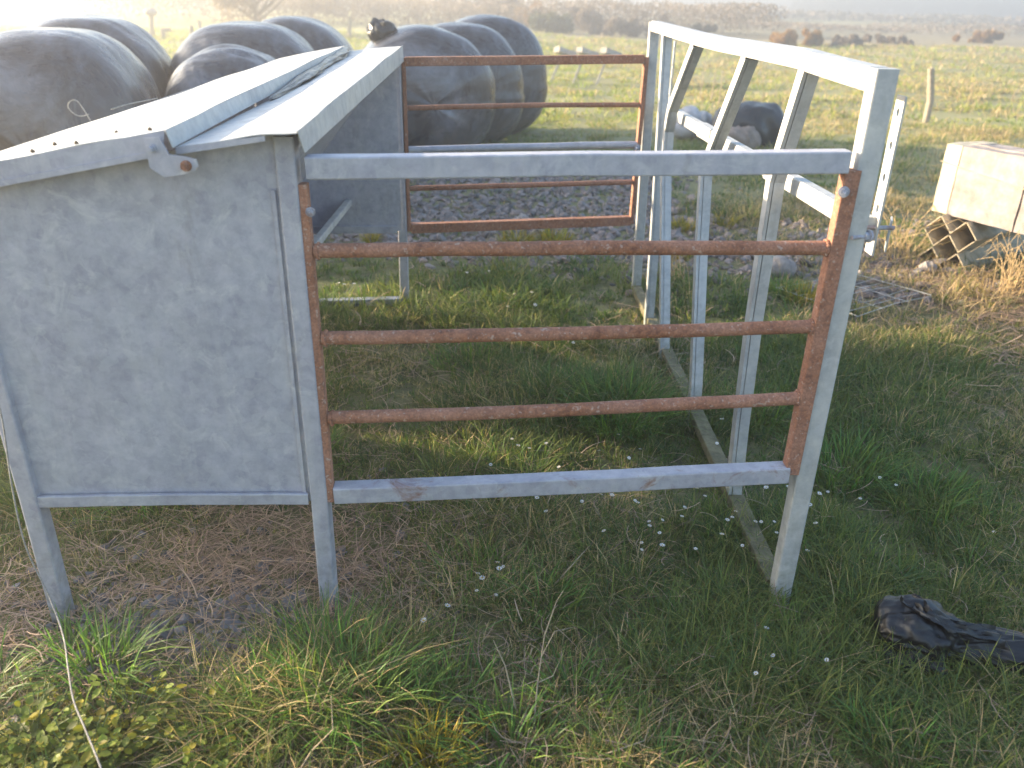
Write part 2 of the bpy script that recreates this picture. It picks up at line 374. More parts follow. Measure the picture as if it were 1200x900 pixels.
# lids
def lid_bm(near, far, nu=14, nv=22, wav=.004, thick=.0022, valley=0):
    g = []
    for i in range(nu + 1):
        row = []; u = i / nu
        a = Vector(near[0]).lerp(Vector(near[1]), u); b = Vector(far[0]).lerp(Vector(far[1]), u)
        for j in range(nv + 1):
            v = j / nv; p = a.lerp(b, v); p.z += wav * (float(vn(u * 3 + 2, v * 6, 8)) - .5) * 2 - valley * max(0, 1 - u * 2.6) * math.sin(math.pi * min(1, .15 + v)) 
            row.append(tuple(p))
        g.append(row)
    return thick_grid(g, (0, 0, -thick))
LN, LF = [(-1.215, 1.750, 1.243), (-.733, 1.750, 1.338)], [(-1.205, 4.40, 1.300), (-.868, 4.42, 1.372)]
lid = BM_('lid', lid_bm(LN, LF), GALV_L, F, True)
bm = bmesh.new(); a, b = LN
sheet(bm, [(a[0], 1.748, a[2]), (a[0], 1.748, a[2] - .05), (-.745, 1.748, b[2] - .052), (b[0], 1.748, b[2])], .003)
sheet(bm, [(a[0], 1.744, a[2] - .040), (a[0], 1.744, a[2] - .052), (-.76, 1.744, b[2] - .055), (-.76, 1.744, b[2] - .043)], .006)
BM_('lid_lip', bm, GALV, lid)
bm = bmesh.new(); p, q_ = Vector(LN[1]), Vector(LF[1]); dv = Vector((.010, 0, -.036))
sheet(bm, [p, q_, q_ + dv, p + dv], .002); BM_('lid_flange', bm, GALV_L, lid)
bm = bmesh.new(); p, q_ = Vector(LN[0]), Vector(LF[0]); dv = Vector((-.006, 0, -.04)); sheet(bm, [q_, p, p + dv, q_ + dv], .002); BM_('lid_flange', bm, GALV_L, lid)
RN, RF = [(-.724, 1.770, 1.302), (-.462, 1.762, 1.340)], [(-.855, 4.42, 1.340), (-.592, 4.44, 1.374)]
rf = BM_('roof_strip', lid_bm(RN, RF, valley=.012), GALV_L, F, True)
bm = bmesh.new(); p, q_ = Vector(RN[1]), Vector(RF[1])
sheet(bm, [p, q_, q_ + Vector((.004, 0, -.075)), p + Vector((.004, .03, -.05))], .002); BM_('roof_flange', bm, GALV_L, rf)
bm = bmesh.new(); sheet(bm, [(-.724, 1.768, 1.301), (-.724, 1.768, 1.285), (-.53, 1.762, 1.318), (-.53, 1.762, 1.329)], .002); BM_('roof_lip', bm, GALV, rf)
# hinge plate with rusty pivot
bm = bmesh.new(); P = [(-.775, 1.322), (-.772, 1.262), (-.745, 1.243), (-.70, 1.250), (-.678, 1.258), (-.670, 1.268), (-.672, 1.281), (-.70, 1.287), (-.728, 1.290), (-.742, 1.325)]
sheet(bm, [(x, 1.7385, z) for x, z in P], .004); hp = BM_('hinge_plate', bm, GALV, F)
bolt(hp, (-.694, 1.738, 1.268), (0, -1, 0), .0068, .001, 'pivot', RUST); bolt(hp, (-.760, 1.738, 1.302), (0, -1, 0), .005, .001, 'pivot', GALV)

# side gates: rusty frame, galvanised top (and bottom) rails
def gate(x0, y0, x1, y1, z0, z1, spec, name='side_gate'):
    """frame verticals as the part, each rail a sub-part"""
    d = Vector((x1 - x0, y1 - y0, 0)).normalized(); nrm = Vector((-d.y, d.x, 0))
    bm = bmesh.new()
    sweep(bm, [(x0, y0, z0[0]), (x0, y0, z0[1])], rect(.03, .020, .003), nrm)
    g = BM_(name, bm, RUST, F)
    M_('gate_stile', RUST, g, [(x1 - .003, y1, z1[0]), (x1 + .003, y1, z1[1])], rect(.034, .038 if y0 < 3 else .024, .003), nrm)
    for (kind, za, zb, mat, wob, th) in spec:
        a, b = Vector((x0 + .012, y0, za)), Vector((x1 - .012, y1, zb))
        prof = circ(th / 2, 18) if kind == 'tube' else rect(.045, th, .004)
        M_('rail', mat, g, [a, b], prof, nrm, smooth=kind == 'tube', wob=wob)
        if y0 < 3:
            for e, q in ((-1, a), (1, b)):
                bm = bmesh.new(); K = 14
                for h in range(K if kind == 'tube' else 0):
                    an = 2 * math.pi * h / K; c = q + Vector((-e * .010, 0, 0)) + Vector((0, math.cos(an), math.sin(an))) * (th / 2 + .0005)
                    r_ = bmesh.ops.create_icosphere(bm, subdivisions=1, radius=random.uniform(.0035, .0055)); bmesh.ops.translate(bm, vec=c, verts=r_['verts'])
                if kind == 'tube': BM_('weld', bm, RUST, g, True)
                else: bm.free()
    return g
g1 = gate(-.478, 1.842, .762, 1.905, (.375, 1.215), (.455, 1.262), [
    ('box', 1.252, 1.279, GALV, .001, .050), ('tube', 1.060, 1.078, RUST, .003, .034), ('tube', .842, .877, RUST, -.004, .034),
    ('tube', .622, .679, RUST, -.006, .034), ('box', .398, .455, GALV_R, -.003, .048)])
bolt(g1, (-.464, 1.826, 1.155), (.3, -1, 0), .0065, .010); bolt(g1, (.750, 1.885, 1.215), (-.35, -1, 0), .0075, .022)
g2 = gate(-.590, 4.455, .676, 4.705, (.42, 1.315), (.43, 1.33), [
    ('box', 1.298, 1.320, RUST, 0, .044), ('tube', 1.072, 1.087, RUST, .004, .026), ('tube', .858, .874, GALV, .002, .040),
    ('tube', .655, .667, RUST, .0, .028), ('box', .436, .446, RUST, 0, .052)])
bolt(g2, (.668, 4.68, .862), (-.3, -1, 0), .012, .03)

# front barrier
PX = lambda y: .800 - .028 * (y - 1.92)
def topz(y): return float(np.interp(y, [1.9, 2.35, 2.75, 3.2, 3.75, 4.75], [1.452, 1.452, 1.466, 1.452, 1.440, 1.476]))
top_path = [(PX(y) - (.0 if y < 4.6 else .004), y, z) for y, z in ((1.945, 1.453), (2.2, 1.459), (2.42, 1.466), (2.95, 1.464), (3.3, 1.461), (3.65, 1.463), (4.2, 1.472), (4.72, 1.482))]
bar = M_('front_barrier', GALV_L, F, top_path, rect(.052, .050, .005), (0, 0, 1))
M_('post', GALV_L, bar, [(.803, 1.922, -.06), (.800, 1.92, 1.478)], rect(.050, .052, .005), (0, 1, 0))
M_('post', GALV_L, bar, [(.742, 4.74, -.06), (.712, 4.74, 1.502)], rect(.050, .052, .005), (0, 1, 0))
bars = [[(4.157, -.03), (4.21, .40), (4.31, .98), (4.40, 1.455)],
        [(3.69, -.03), (3.92, .465), (4.10, .84), (4.135, 1.03), (4.09, 1.14), (3.71, 1.447)],
        [(3.043, -.03), (3.08, .164), (3.25, .66), (3.335, .98), (3.24, 1.10), (2.925, 1.447)],
        [(2.418, -.03), (2.465, .305), (2.495, .67), (2.498, 1.12), (2.46, 1.22), (2.362, 1.450)]]
w_, h_, t_ = .040, .046, .003       # folded section, its seam near the left edge of the camera side
CH = [(-h_/2, w_/2)]; CH = None
def seam(a_, b_, t, s0, s1):         # closed box section with an open seam between s0 and s1 on the -b side
    return [(-a_/2, b_/2), (a_/2, b_/2), (a_/2, -b_/2), (s1, -b_/2), (s1, -b_/2+t), (a_/2-t, -b_/2+t), (a_/2-t, b_/2-t), (-a_/2+t, b_/2-t), (-a_/2+t, -b_/2+t), (s0, -b_/2+t), (s0, -b_/2), (-a_/2, -b_/2)]
CH = seam(.046, .046, .003, -.012, -.0095)
for pth in bars:
    M_('upright', GALV_L, bar, [(PX(y) - .002, y, z) for y, z in pth], [(a, -b) for a, b in CH], (1, 0, 0))
M_('ground_rail', simple('soiled_steel', (.15, .135, .075), .9, 25, .45, .5), bar, [(.800, 1.955, .030), (.772, 3.05, .045), (.738, 4.71, .03)], rect(.040, .056, .004), (0, 0, 1))
# adjustable neck rail on slotted brackets
nk = M_('neck_rail', GALV_L, F, [(.868, 1.99, 1.108), (.795, 4.74, 1.080)], rect(.050, .036, .004), (0, 0, 1))
for a, b in ((2.60, 2.78), (3.55, 3.78), (4.5, 4.62)):
    pa = lambda y: (.868 - .0265 * (y - 1.99), y, 1.108 - .0102 * (y - 1.99)); M_('sleeve', GALV_L, nk, [pa(a), pa(b)], rect(.058, .044, .004), (0, 0, 1))
def slotted(x, y, z0, z1, w=.046, t=.005):
    bm = bmesh.new(); n = 5; L = z1 - z0; hw = w / 2; hr = .0075
    # plate in the YZ plane with real holes: build cell by cell
    def cell(za, zb, hole):
        zc = (za + zb) / 2; K = 12
        outer = []
        for k in range(K):
            a = 2 * math.pi * (k + .5) / K; c, s = math.cos(a), math.sin(a); f = min(hw / max(abs(c), 1e-6), (zb - za) / 2 / max(abs(s), 1e-6)); outer.append((c * f, s * f))
        for sx in (-1, 1):
            for k in range(K):
                k2 = (k + 1) % K; A, B = outer[k], outer[k2]
                # corner fill
                P = [A]
                if abs(abs(A[0]) - hw) < 1e-6 and abs(abs(B[0]) - hw) > 1e-6 or abs(abs(B[0]) - hw) < 1e-6 and abs(abs(A[0]) - hw) > 1e-6:
                    P.append((math.copysign(hw, A[0] + B[0]), math.copysign((zb - za) / 2, A[1] + B[1])))
                P.append(B)
                ang = [2 * math.pi * (j + .5) / K for j in (k2, k)]
                P += [(hr * math.cos(q), 1.35 * hr * math.sin(q)) for q in ang]
                bm.faces.new([bm.verts.new((x + sx * t / 2, y + u, zc + v)) for u, v in P])
        for k in range(K):
            a0, a1 = [2 * math.pi * (j + .5) / K for j in (k, k + 1)]
            bm.faces.new([bm.verts.new((x + sx * t / 2, y + hr * math.cos(q), zc + 1.35 * hr * math.sin(q))) for sx, q in ((-1, a0), (1, a0), (1, a1), (-1, a1))])
    for i in range(n): cell(z0 + L * i / n, z0 + L * (i + 1) / n, True)
    for yy in (-hw, hw): bm.faces.new([bm.verts.new(c) for c in ((x - t/2, y + yy, z0), (x + t/2, y + yy, z0), (x + t/2, y + yy, z1), (x - t/2, y + yy, z1))])
    for zz in (z0, z1): bm.faces.new([bm.verts.new(c) for c in ((x - t/2, y - hw, zz), (x + t/2, y - hw, zz), (x + t/2, y + hw, zz), (x - t/2, y + hw, zz))])
    bmesh.ops.remove_doubles(bm, verts=bm.verts[:], dist=1e-5); return bm
bt = BM_('slotted_bracket', slotted(.888, 2.00, 1.04, 1.415), GALV_L, nk); BM_('slotted_bracket', slotted(.832, 4.74, 1.02, 1.41), GALV_L, nk)
bolt(nk, (.838, 1.905, 1.108), (-.9, -.35, 0), .009, .035); bolt(nk, (.826, 1.99, 1.108), (1, 0, 0), .010, .09)
bm = bmesh.new(); sheet(bm, [(.935, 2.01, 1.04), (.955, 2.06, 1.04), (.955, 2.06, 1.12), (.935, 2.01, 1.12)], .004); BM_('end_plate', bm, GALV_L, nk)

# ------------------------------------------------------------ silage bales
def bale_mesh(R=.66, L=.66, Hs=.97, seed=0, fold=.010, flat=.0):
    nt_, na = 72, 120; V = []
    ts = np.sin(np.linspace(-math.pi / 2, math.pi / 2, nt_))
    for t in ts:
        rr = max(0, 1 - abs(t) ** 3.4) ** (1 / 2.3)
        for j in range(na):
            a = 2 * math.pi * j / na; ca, sa = math.cos(a), math.sin(a)
            ex = 2 / 2.25; cx = math.copysign(abs(ca) ** ex, ca); cz = math.copysign(abs(sa) ** ex, sa)
            n1 = float(vn(a * 3 + seed * 5, t * 9 + 4, seed)) ; n2 = float(vn(math.cos(a) * 2.2 + 9, math.sin(a) * 2.2 + t * 1.4 + seed * 3, seed + 3))
            pleat = (.5 + .5 * math.sin(a * 26 + 4 * n2 * 3)) * sm(.45, .95, abs(t)) * .012
            r = R * rr * (1 + .05 * (n2 - .5)) + rr * (fold * (n1 - .5) - pleat)
            z = r * cz * Hs; z = z if z > 0 else z * .93
            # sag at the bottom
            z0 = -R * .80
            if z < z0: z = z0 + (z - z0) * .12
            V.append((r * cx * (1.03 if z < 0 else 1.0), L * t * (1 + .03 * (n2 - .5)), z - z0))
    V = np.array(V); V[:, 2] -= V[:, 2].min(); idx = np.arange(nt_ * na).reshape(nt_, na)
    q = np.stack([idx[:-1], np.roll(idx[:-1], -1, 1), np.roll(idx[1:], -1, 1), idx[1:]], -1).reshape(-1, 4)
    me = np_mesh('silage_bale', V, q, smooth=True); return me
BALES = [  # x, y, rz, scale xyz, label
    (-3.30, 6.15, 8, (1.02, 1.05, 1.16), 'large black wrapped silage bale nearest the hopper lid, leftmost and cut by the photo edge'),
    (-3.98, 8.1, 6, (1.10, 1.0, 1.19), 'black wrapped silage bale directly behind the large leftmost one'),
    (-2.30, 6.95, 4, (.80, .9, 1.03), 'low black bale with torn wrinkled netting showing just above the hopper lid'),
    (-2.62, 8.45, 3, (1.16, 1., 1.14), 'rounded black bale between the torn low bale and the farthest one of its row'),
    (-2.52, 9.95, 0, (1.08, 1., 1.17), 'farthest black bale of the row seen over the hopper lid'),
    (-5.0, 4.62, 6, (1.0, 1., 1.10), 'unseen black wrapped bale added left of the hopper to shade the foreground, in front of the large leftmost one'),  # out of frame, added to cast shade over the foreground
    (-4.85, 3.30, 4, (1.0, 1., 1.10), 'unseen black wrapped bale nearest the camera, added well left of the hopper leg to shade the ground'),  # also out of frame, added so its shadow covers ground by the hopper
    (-1.05, 9.35, 16, (1.16, 1.05, 1.12), 'front silage bale of the row behind the far rusty gate, black plastic on top'),
    (-.70, 10.35, 10, (1.12, .9, 1.16), 'second silage bale of the row behind the far rusty gate'),
    (-.42, 11.45, 8, (1.18, 1., 1.24), 'third silage bale at the right end of the row behind the far rusty gate'),
]
base_b = None
for i, (x, y, rz, sc, lb) in enumerate(BALES):
    o = link('silage_bale', bale_mesh(seed=i, fold=.03 if i == 2 else .010), WRAP)
    o.location = (x, y, gh(x, y) - .02); o.rotation_euler = (0, 0, rad(rz)); o.scale = sc
    tag(o, lb, 'silage bale', 'black wrapped silage bales')
# loose plastic lump on the front bale
def lump(name, mat, pts, prof_r, loc, seg=18, rough=.25, seed=0, parent=None, zs=1.):
    """soft crumpled body along a path of (x,y,z,r)"""
    P = np.array(pts, float); n = 90 if seg > 35 else 40; tt = np.linspace(0, 1, n); u = np.linspace(0, 1, len(P))
    C = np.stack([np.interp(tt, u, P[:, k]) for k in range(4)], 1)
    for k in range(4): C[1:-1, k] = (C[:-2, k] + 2 * C[1:-1, k] + C[2:, k]) / 4
    V = []
    for i in range(n):
        d = C[min(i+1, n-1), :3] - C[max(i-1, 0), :3]; d /= np.linalg.norm(d); s = np.cross(d, [0, 0, 1]); s /= np.linalg.norm(s); b = np.cross(s, d)
        e = min(1, math.sqrt(max(0, 1 - (1 - min(i, n-1-i) / 4) ** 2))) if min(i, n-1-i) < 4 else 1
        for j in range(seg):
            a = 2 * math.pi * j / seg
            r = C[i, 3] * e * (1 + rough * (float(fbm(1.9 * math.cos(a) + 9 + .05 * i, 1.9 * math.sin(a) + i * .22 * 40 / n + seed, seed, 3)) - .5) * 2) + (C[i, 3] * .16 * (abs(float(vn(3.2 * math.cos(a) + i * .10, 3.2 * math.sin(a) + 9 - i * .05, seed + 2)) - .5) * 2 - .5) + (C[i, 3] * .22 * (abs(float(vn(a * 4.2, i * .045 + seed, seed + 7)) - .5) - .2) if seg > 80 else 0) if seg > 35 else 0)
            p = C[i, :3] + s * r * math.cos(a) + b * r * math.sin(a) * zs; V.append(p)
    V = np.array(V); idx = np.arange(n * seg).reshape(n, seg)
    q = np.stack([idx[:-1], np.roll(idx[:-1], -1, 1), np.roll(idx[1:], -1, 1), idx[1:]], -1).reshape(-1, 4)
    o = link(name, np_mesh(name, V, q, smooth=True), mat, parent); o.location = loc; return o
SACK = plastic('sack_film', (.005, .005, .007), (.30, .5), 5, .03)
FILM = plastic('loose_black_film', (.010, .012, .017), (.25, .5), 3.2, .05)
pb = lump('plastic_scrap', FILM, [(-.12, 0, -.02, .08), (-.02, .03, .06, .12), (.07, 0, .10, .09), (.10, 0, .16, .05)], 0, (-1.42, 9.1, 1.20), rough=.5, seed=4)
tag(pb, 'crumpled black plastic scrap on top of the bale row seen over the hopper', 'plastic scrap')

# ------------------------------------------------------------ black sack on the grass, right foreground
_sp = [(1024, 733, .055, .050), (1042, 733, .065, .085), (1066, 735, .070, .092), (1092, 741, .062, .086), (1115, 749, .052, .066), (1140, 756, .048, .056), (1175, 764, .048, .060), (1215, 774, .048, .062), (1280, 792, .045, .058), (1330, 806, .04, .03)]
sk = lump('plastic_sack', SACK, [(*gz(a_, b_, z_), r_) for a_, b_, z_, r_ in _sp], 0, (0, 0, 0), seg=96, rough=.26, seed=2, zs=.92)
_c = gz(1110, 755); sk.data.transform(Matrix.Translation(-_c)); sk.location = _c
tag(sk, 'crumpled black plastic sack lying on the grass at the right foreground', 'plastic sack')
def crumple_sheet(name, pts, wdt, mat, parent, seed, z0=.012):
    """thin film flap with folds, lying from pts[0] to pts[-1]"""
    P = np.array([tuple(p) for p in pts]); n, m = 26, 12; G = np.zeros((n, m, 3)); rg = np.random.default_rng(seed)
    for i in range(n):
        t = i / (n - 1) * (len(P) - 1); k_ = min(int(t), len(P) - 2); c = P[k_] * (1 - t + k_) + P[k_ + 1] * (t - k_); d = P[k_ + 1] - P[k_]; d /= np.linalg.norm(d); sd_ = np.array([-d[1], d[0], 0])
        for j in range(m):
            v = (j / (m - 1) - .5) * wdt * (.7 + .5 * float(vn(i * .35, seed, seed))); q = c + sd_ * v; q[2] += z0 * 2 * float(fbm(i * .4, j * .6 + seed, seed, 2)) + .012 * abs(math.sin(j * 1.3 + i * .25)); G[i, j] = q
    o = link(name, bm_mesh(name, thick_grid(G, (0, 0, -.0012)), True), mat); o.parent = parent; o.matrix_parent_inverse = Matrix.Translation(-parent.location); return o
crumple_sheet('loose_flap', [gz(1035, 772, .03), gz(1075, 782, .028), gz(1105, 785, .03)], .07, SACK, sk, 3)
crumple_sheet('loose_flap', [gz(1060, 705, .13), gz(1085, 725, .13), gz(1120, 742, .105), gz(1170, 752, .085)], .06, SACK, sk, 8)

# ------------------------------------------------------------ board bundle on corrugated sheets, right
BR = rad(-66); BO = Vector((2.875, 5.66, 0))
bd = empty('board_bundle', BO + Vector((0, 0, .335)), BR)
tag(bd, 'thick bundle of weathered grey boards strapped together on bent cream sheets at right edge', 'board bundle')
BOARD = simple('weathered_board', (.28, .245, .235), .9, 9, .35, .5); BOARD2 = simple('pale_board', (.46, .41, .32), .9, 9, .2, .5)
for k, (xa, xb, dy, m) in enumerate(((0, .055, .01, BOARD2), (.062, .125, 0, BOARD2), (.132, .62, 0, BOARD), (.63, 1.15, .006, BOARD), (1.158, 1.7, 0, BOARD))):
    for j in range(3 if m is BOARD else 1):
        d0 = dy + j * .11; d1 = .33 if m is BOARD2 else d0 + .105
        bm = bmesh.new(); box(bm, ((xa + xb) / 2, (d0 + d1) / 2, .225 + .006 * math.sin(k * 3 + j * 2)), (xb - xa, d1 - d0, .45)); bmesh.ops.subdivide_edges(bm, edges=bm.edges[:], cuts=5, use_grid_fill=True)
        for v in bm.verts: v.co += Vector((math.sin(v.co.z * 31 + k) * .002, math.sin(v.co.x * 17 + j) * .002, (float(vn(v.co.x * 9, v.co.y * 9, k)) - .5) * .012))
        link('board', bm_mesh('board', bm), m, bd)
bm = bmesh.new()
sweep(bm, [(-.006, -.006, .33), (.3, -.008, .30), (.8, -.008, .25), (1.7, -.008, .16)], rect(.003, .011, .001), (0, 0, 1)); sweep(bm, [(-.008, -.005, .33), (-.008, .33, .34)], rect(.003, .011, .001), (0, 0, 1))
link('strap', bm_mesh('strap', bm), simple('strap', (.60, .47, .26), .6), bd)
cs = empty('corrugated_sheets', Vector((2.90, 5.36, 0)), rad(38))
tag(cs, 'cream zigzag corrugated sheets stacked under the board bundle', 'corrugated sheets')
CREAM = simple('cream_sheet', (.40, .34, .24), .7, 14, .3, .3)
for k in range(3):
    P = [(.012 * k, (j - 2) * .085 + .02, .015 + .105 * k + (.10 if (j + k) % 2 else .004) + .003 * j) for j in range(5)]
    bm = bmesh.new()
    for a, b in zip(P[:-1], P[1:]): sheet(bm, [a, b, (1.1, b[1], b[2] - .005), (1.1, a[1], a[2] - .005)], .007)
    link('sheet', bm_mesh('sheet', bm), CREAM, cs)

# ------------------------------------------------------------ wire mesh panel on the ground
bm = bmesh.new(); A, B_, C_, D_ = Vector((1.58, 4.72, .05)), Vector((1.88, 4.22, .06)), Vector((2.44, 4.56, .075)), Vector((2.14, 5.02, .06))
for k in range(8):
    t_ = k / 7; p, q_ = A.lerp(B_, t_), D_.lerp(C_, t_); mid = p.lerp(q_, .5) + Vector((0, 0, .02 * math.sin(k * 2.1))); sweep(bm, [p, mid, q_], circ(.0026, 6), (0, 0, 1))
for k in range(4):
    t_ = k / 3; p, q_ = A.lerp(D_, t_), B_.lerp(C_, t_); z = Vector((0, 0, .006)); sweep(bm, [p + z, q_ + z], circ(.0026, 6), (0, 0, 1))
tag(link('wire_mesh', bm_mesh('wire_mesh', bm), GALV_L), 'small galvanised wire mesh panel lying on rubble beyond the white barrier', 'wire mesh')

# ------------------------------------------------------------ middle distance objects
o = lump('plastic_heap', FILM, [(-.55, 0, .08, .10), (-.3, .05, .20, .26), (.05, 0, .22, .30), (.35, -.05, .14, .22), (.55, 0, .05, .1)], 0, (2.95, 10.6, 0), seg=30, rough=.3, seed=9); tag(o, 'dark heap of black plastic on the grass behind the white barrier', 'plastic heap')
o = lump('feed_sack', simple('pale_sack', (.46, .43, .42), .7, 9, .3, .6), [(-.25, 0, .05, .1), (-.05, 0, .20, .20), (.12, .02, .16, .17), (.25, 0, .08, .08)], 0, (2.25, 10.9, 0), seg=28, rough=.35, seed=12); tag(o, 'pale grey sack slumped beside the dark plastic heap', 'sack')
o = lump('feed_sack', simple('brown_sack', (.24, .19, .16), .8, 9, .3, .6), [(-.25, 0, .04, .08), (-.05, 0, .1, .15), (.12, .02, .1, .15), (.3, 0, .05, .08)], 0, (2.66, 10.25, 0), seg=28, rough=.35, seed=14); tag(o, 'flat brown sack lying in front of the dark plastic heap', 'sack')
for px_, py_, r, lb in ((612, 268, .07, 'pinkish stone topping the gravel seen between the far gate rails'), (912, 325, .10, 'pale boulder lying in rubble behind the white barrier uprights'), (1085, 322, .055, 'grey boulder beside the wire mesh panel near the board bundle')):
    p = gz(px_, py_); o = lump('stone', simple('boulder', (.30, .27, .25), .9, 20, .25, .8), [(-r, 0, .02, r * .5), (0, 0, r * .5, r * .8), (r, 0, .02, r * .5)], 0, (p.x, p.y, .02), seg=12, rough=.4, seed=int(px_)); tag(o, lb, 'stone')
# pale ring-feeder/trestle far behind
tz = empty('trestle', (1.12, 18.3, gh(1.12, 18.3))); tag(tz, 'pale weathered timber trestle with three square beam ends in the rough grass', 'trestle')
PALE = simple('bleached_wood', (.36, .33, .30), .8, 12, .2, .4)
for k, dx in enumerate((-.35, .12, .62)):
    bm = bmesh.new(); sweep(bm, [(dx, 0, .66), (dx + .40, .5, .52)], rect(.15, .11, .01), (1, 0, 0)); link('beam', bm_mesh('beam', bm), PALE, tz)
    bm = bmesh.new(); sweep(bm, [(dx + .12, .2, .54), (dx - .12, -.05, -.05)], rect(.04, .04, .006), (0, 1, 0)); link('leg', bm_mesh('leg', bm), PALE, tz)
bm = bmesh.new(); sweep(bm, [(-.3, .25, .46), (1.4, .35, .42)], rect(.14, .05, .006), (0, 1, 0)); link('crossbar', bm_mesh('crossbar', bm), simple('greyed_wood', (.34, .34, .34), .85, 12), tz)

def post(px_, pb_, pt_, lb, wd=.09, lean=0, cap=None):
    p = gz(px_, pb_); d = p.y; top = py(px_ + lean, pt_, d); g0 = gh(p.x, d)
    bm = bmesh.new(); sweep(bm, [(0, 0, -.15), (lean * .0, 0, .3), (top.x - p.x, 0, top.z)], circ(wd / 2, 10), (0, 1, 0), taper=[1, 1, .92])
    o = link('fence_post', bm_mesh('fence_post', bm), WOODP); o.location = (p.x, d, g0 * .0); tag(o, lb, 'fence post', 'weathered fence posts')
    if cap:
        bm = bmesh.new(); bmesh.ops.create_icosphere(bm, subdivisions=2, radius=cap); bmesh.ops.scale(bm, vec=(1.2, 1, .7), verts=bm.verts[:])
        c = link('post_cap', bm_mesh('post_cap', bm, True), PALE, o); c.location = (top.x - p.x, 0, top.z + cap * .4)
post(1085, 142, 80, 'lone pale fence post in the green field right of the white barrier', .10, 6)
post(179, 46, 17, 'tall leaning post with a round pale cap behind the left bales', .18, -2, .20)
post(226, 52, 30, 'short bare post between the capped post and the bale tops', .16, -2)
post(192, 46, 34, 'broken stub leaning right beside the capped post', .16, 8)
post(410, 46, 20, 'thin post left of the plastic scrap on the bales', .14, 0)
post(370, 40, 20, 'thin post in the yellow meadow over the farthest bale', .14, 0)
post(236, 46, 24, 'thin leaning post standing just left of the big bare bush', .14, -3)

# small white buildings far left
def house(x, y, w_, d_, h_, lb, roofc):
    r = empty('cottage', (x, y, 0), rad(4)); tag(r, lb, 'cottage')
    bm = bmesh.new(); box(bm, (0, 0, h_ / 2), (w_, d_, h_)); wl = link('wall', bm_mesh('wall', bm), simple('render_wall', (.6, .58, .55), .9, 2, .1), r)
    bm = bmesh.new(); a = [(-w_/2-.2, -d_/2-.25, h_), (-w_/2-.2, 0, h_ + d_ * .35), (-w_/2-.2, d_/2+.25, h_)]; b = [(w_/2+.2, p[1], p[2]) for p in a]
    va = [bm.verts.new(p) for p in a]; vb = [bm.verts.new(p) for p in b]; bm.faces.new(va); bm.faces.new(vb[::-1])
    for i in range(3): j = (i+1) % 3; bm.faces.new((va[i], va[j], vb[j], vb[i]))
    link('roof', bm_mesh('roof', bm), roofc, r)
    for k in (-1, 1):
        bm = bmesh.new(); box(bm, (k * w_ * .25, -d_/2 - .02, h_ * .55), (w_ * .13, .05, h_ * .35)); link('window', bm_mesh('window', bm), simple('dark_glass', (.04, .05, .06), .2), r)
SLATE = simple('slate', (.40, .40, .42), .8, 3, .15)
house(-50.5, 92, 6.2, 4, 2.2, 'small pale cottage beyond the yellow meadow at far left', SLATE)
house(-41.5, 88, 2.6, 2, 1.3, 'tiny pale shed at the meadow edge right of the cottage', SLATE)

# ------------------------------------------------------------ trees and bushes far off
def leaves(C, size, cols, flat=0):
    """one quad leaf clump per centre"""
    n = len(C); a = rng.normal(size=(n, 3)); a /= np.linalg.norm(a, axis=1)[:, None]; b = np.cross(a, rng.normal(size=(n, 3))); b /= np.linalg.norm(b, axis=1)[:, None]
    s = (size * rng.uniform(.5, 1.3, n))[:, None]; a = a * s; b = b * s * .6
    V = np.stack([C - a, C + b, C + a * 1.1, C - b], 1).reshape(-1, 3); q = np.arange(n * 4).reshape(n, 4)
    return V, q, np.repeat(cols, 4, 0)
def crown_points(n, R, H, base, blobs=9, seed=0):
    r = np.random.default_rng(seed); cs = r.normal(size=(blobs, 3)) * [R * .45, R * .35, H * .22]; cs[:, 2] += base + H * .45
    rr = r.uniform(.28, .5, blobs) * min(R, H * .8); k = r.integers(0, blobs, n); d = r.normal(size=(n, 3)); d /= np.linalg.norm(d, axis=1)[:, None]
    rad_ = rr[k] * r.uniform(.35, 1.1, n) ** .6
    P = cs[k] + d * rad_[:, None]; return P, k
def bush(name, x, y, W, H, c1, c2, label, group, cat='bush', n=1500, leaf=.12, tree=False, seed=0, trunkh=.3):
    r = empty(name, (x, y, gh(x, y) - .05)); tag(r, label, cat, group)
    base = H * (.3 if tree else .02)
    P, k = crown_points(n, W / 2, H - base, base, 12 if not tree else 9, seed); P[:, 2] = np.clip(P[:, 2], .02, None)
    t_ = rng.uniform(0, 1, (n, 1)) * .6 + (k[:, None] % 3) * .2; col = np.array(c1) * (1 - t_) + np.array(c2) * t_
    V, q, cc = leaves(P, np.full(n, leaf), col); link('crown', np_mesh('crown', V, q, col=cc), CROWN, r)
    bm = bmesh.new(); rr = random.Random(seed)
    sweep(bm, [(0, 0, 0), (.02 * W, 0, H * .35), (0, 0, H * .75)], circ(.035 * H, 8), (0, 1, 0), taper=[1, .7, .2])
    for j in range(9):
        a = rr.uniform(0, 6.28); z0 = rr.uniform(.08, .45) * H; rr_ = W * rr.uniform(.22, .42)
        sweep(bm, [(0, 0, z0), (rr_ * .5 * math.cos(a), rr_ * .5 * math.sin(a), z0 + H * .18), (rr_ * math.cos(a), rr_ * math.sin(a), z0 + H * .42)], circ(.016 * H, 6), (0.1, .3, 1), taper=[1, .7, .25])
    link('trunk', bm_mesh('trunk', bm), BARK, r); return r
PUR = ((.20, .165, .15), (.29, .235, .20)); GRN = ((.06, .075, .05), (.12, .13, .07)); DK = ((.08, .085, .085), (.13, .13, .12)); ORG = ((.36, .20, .05), (.30, .19, .09))
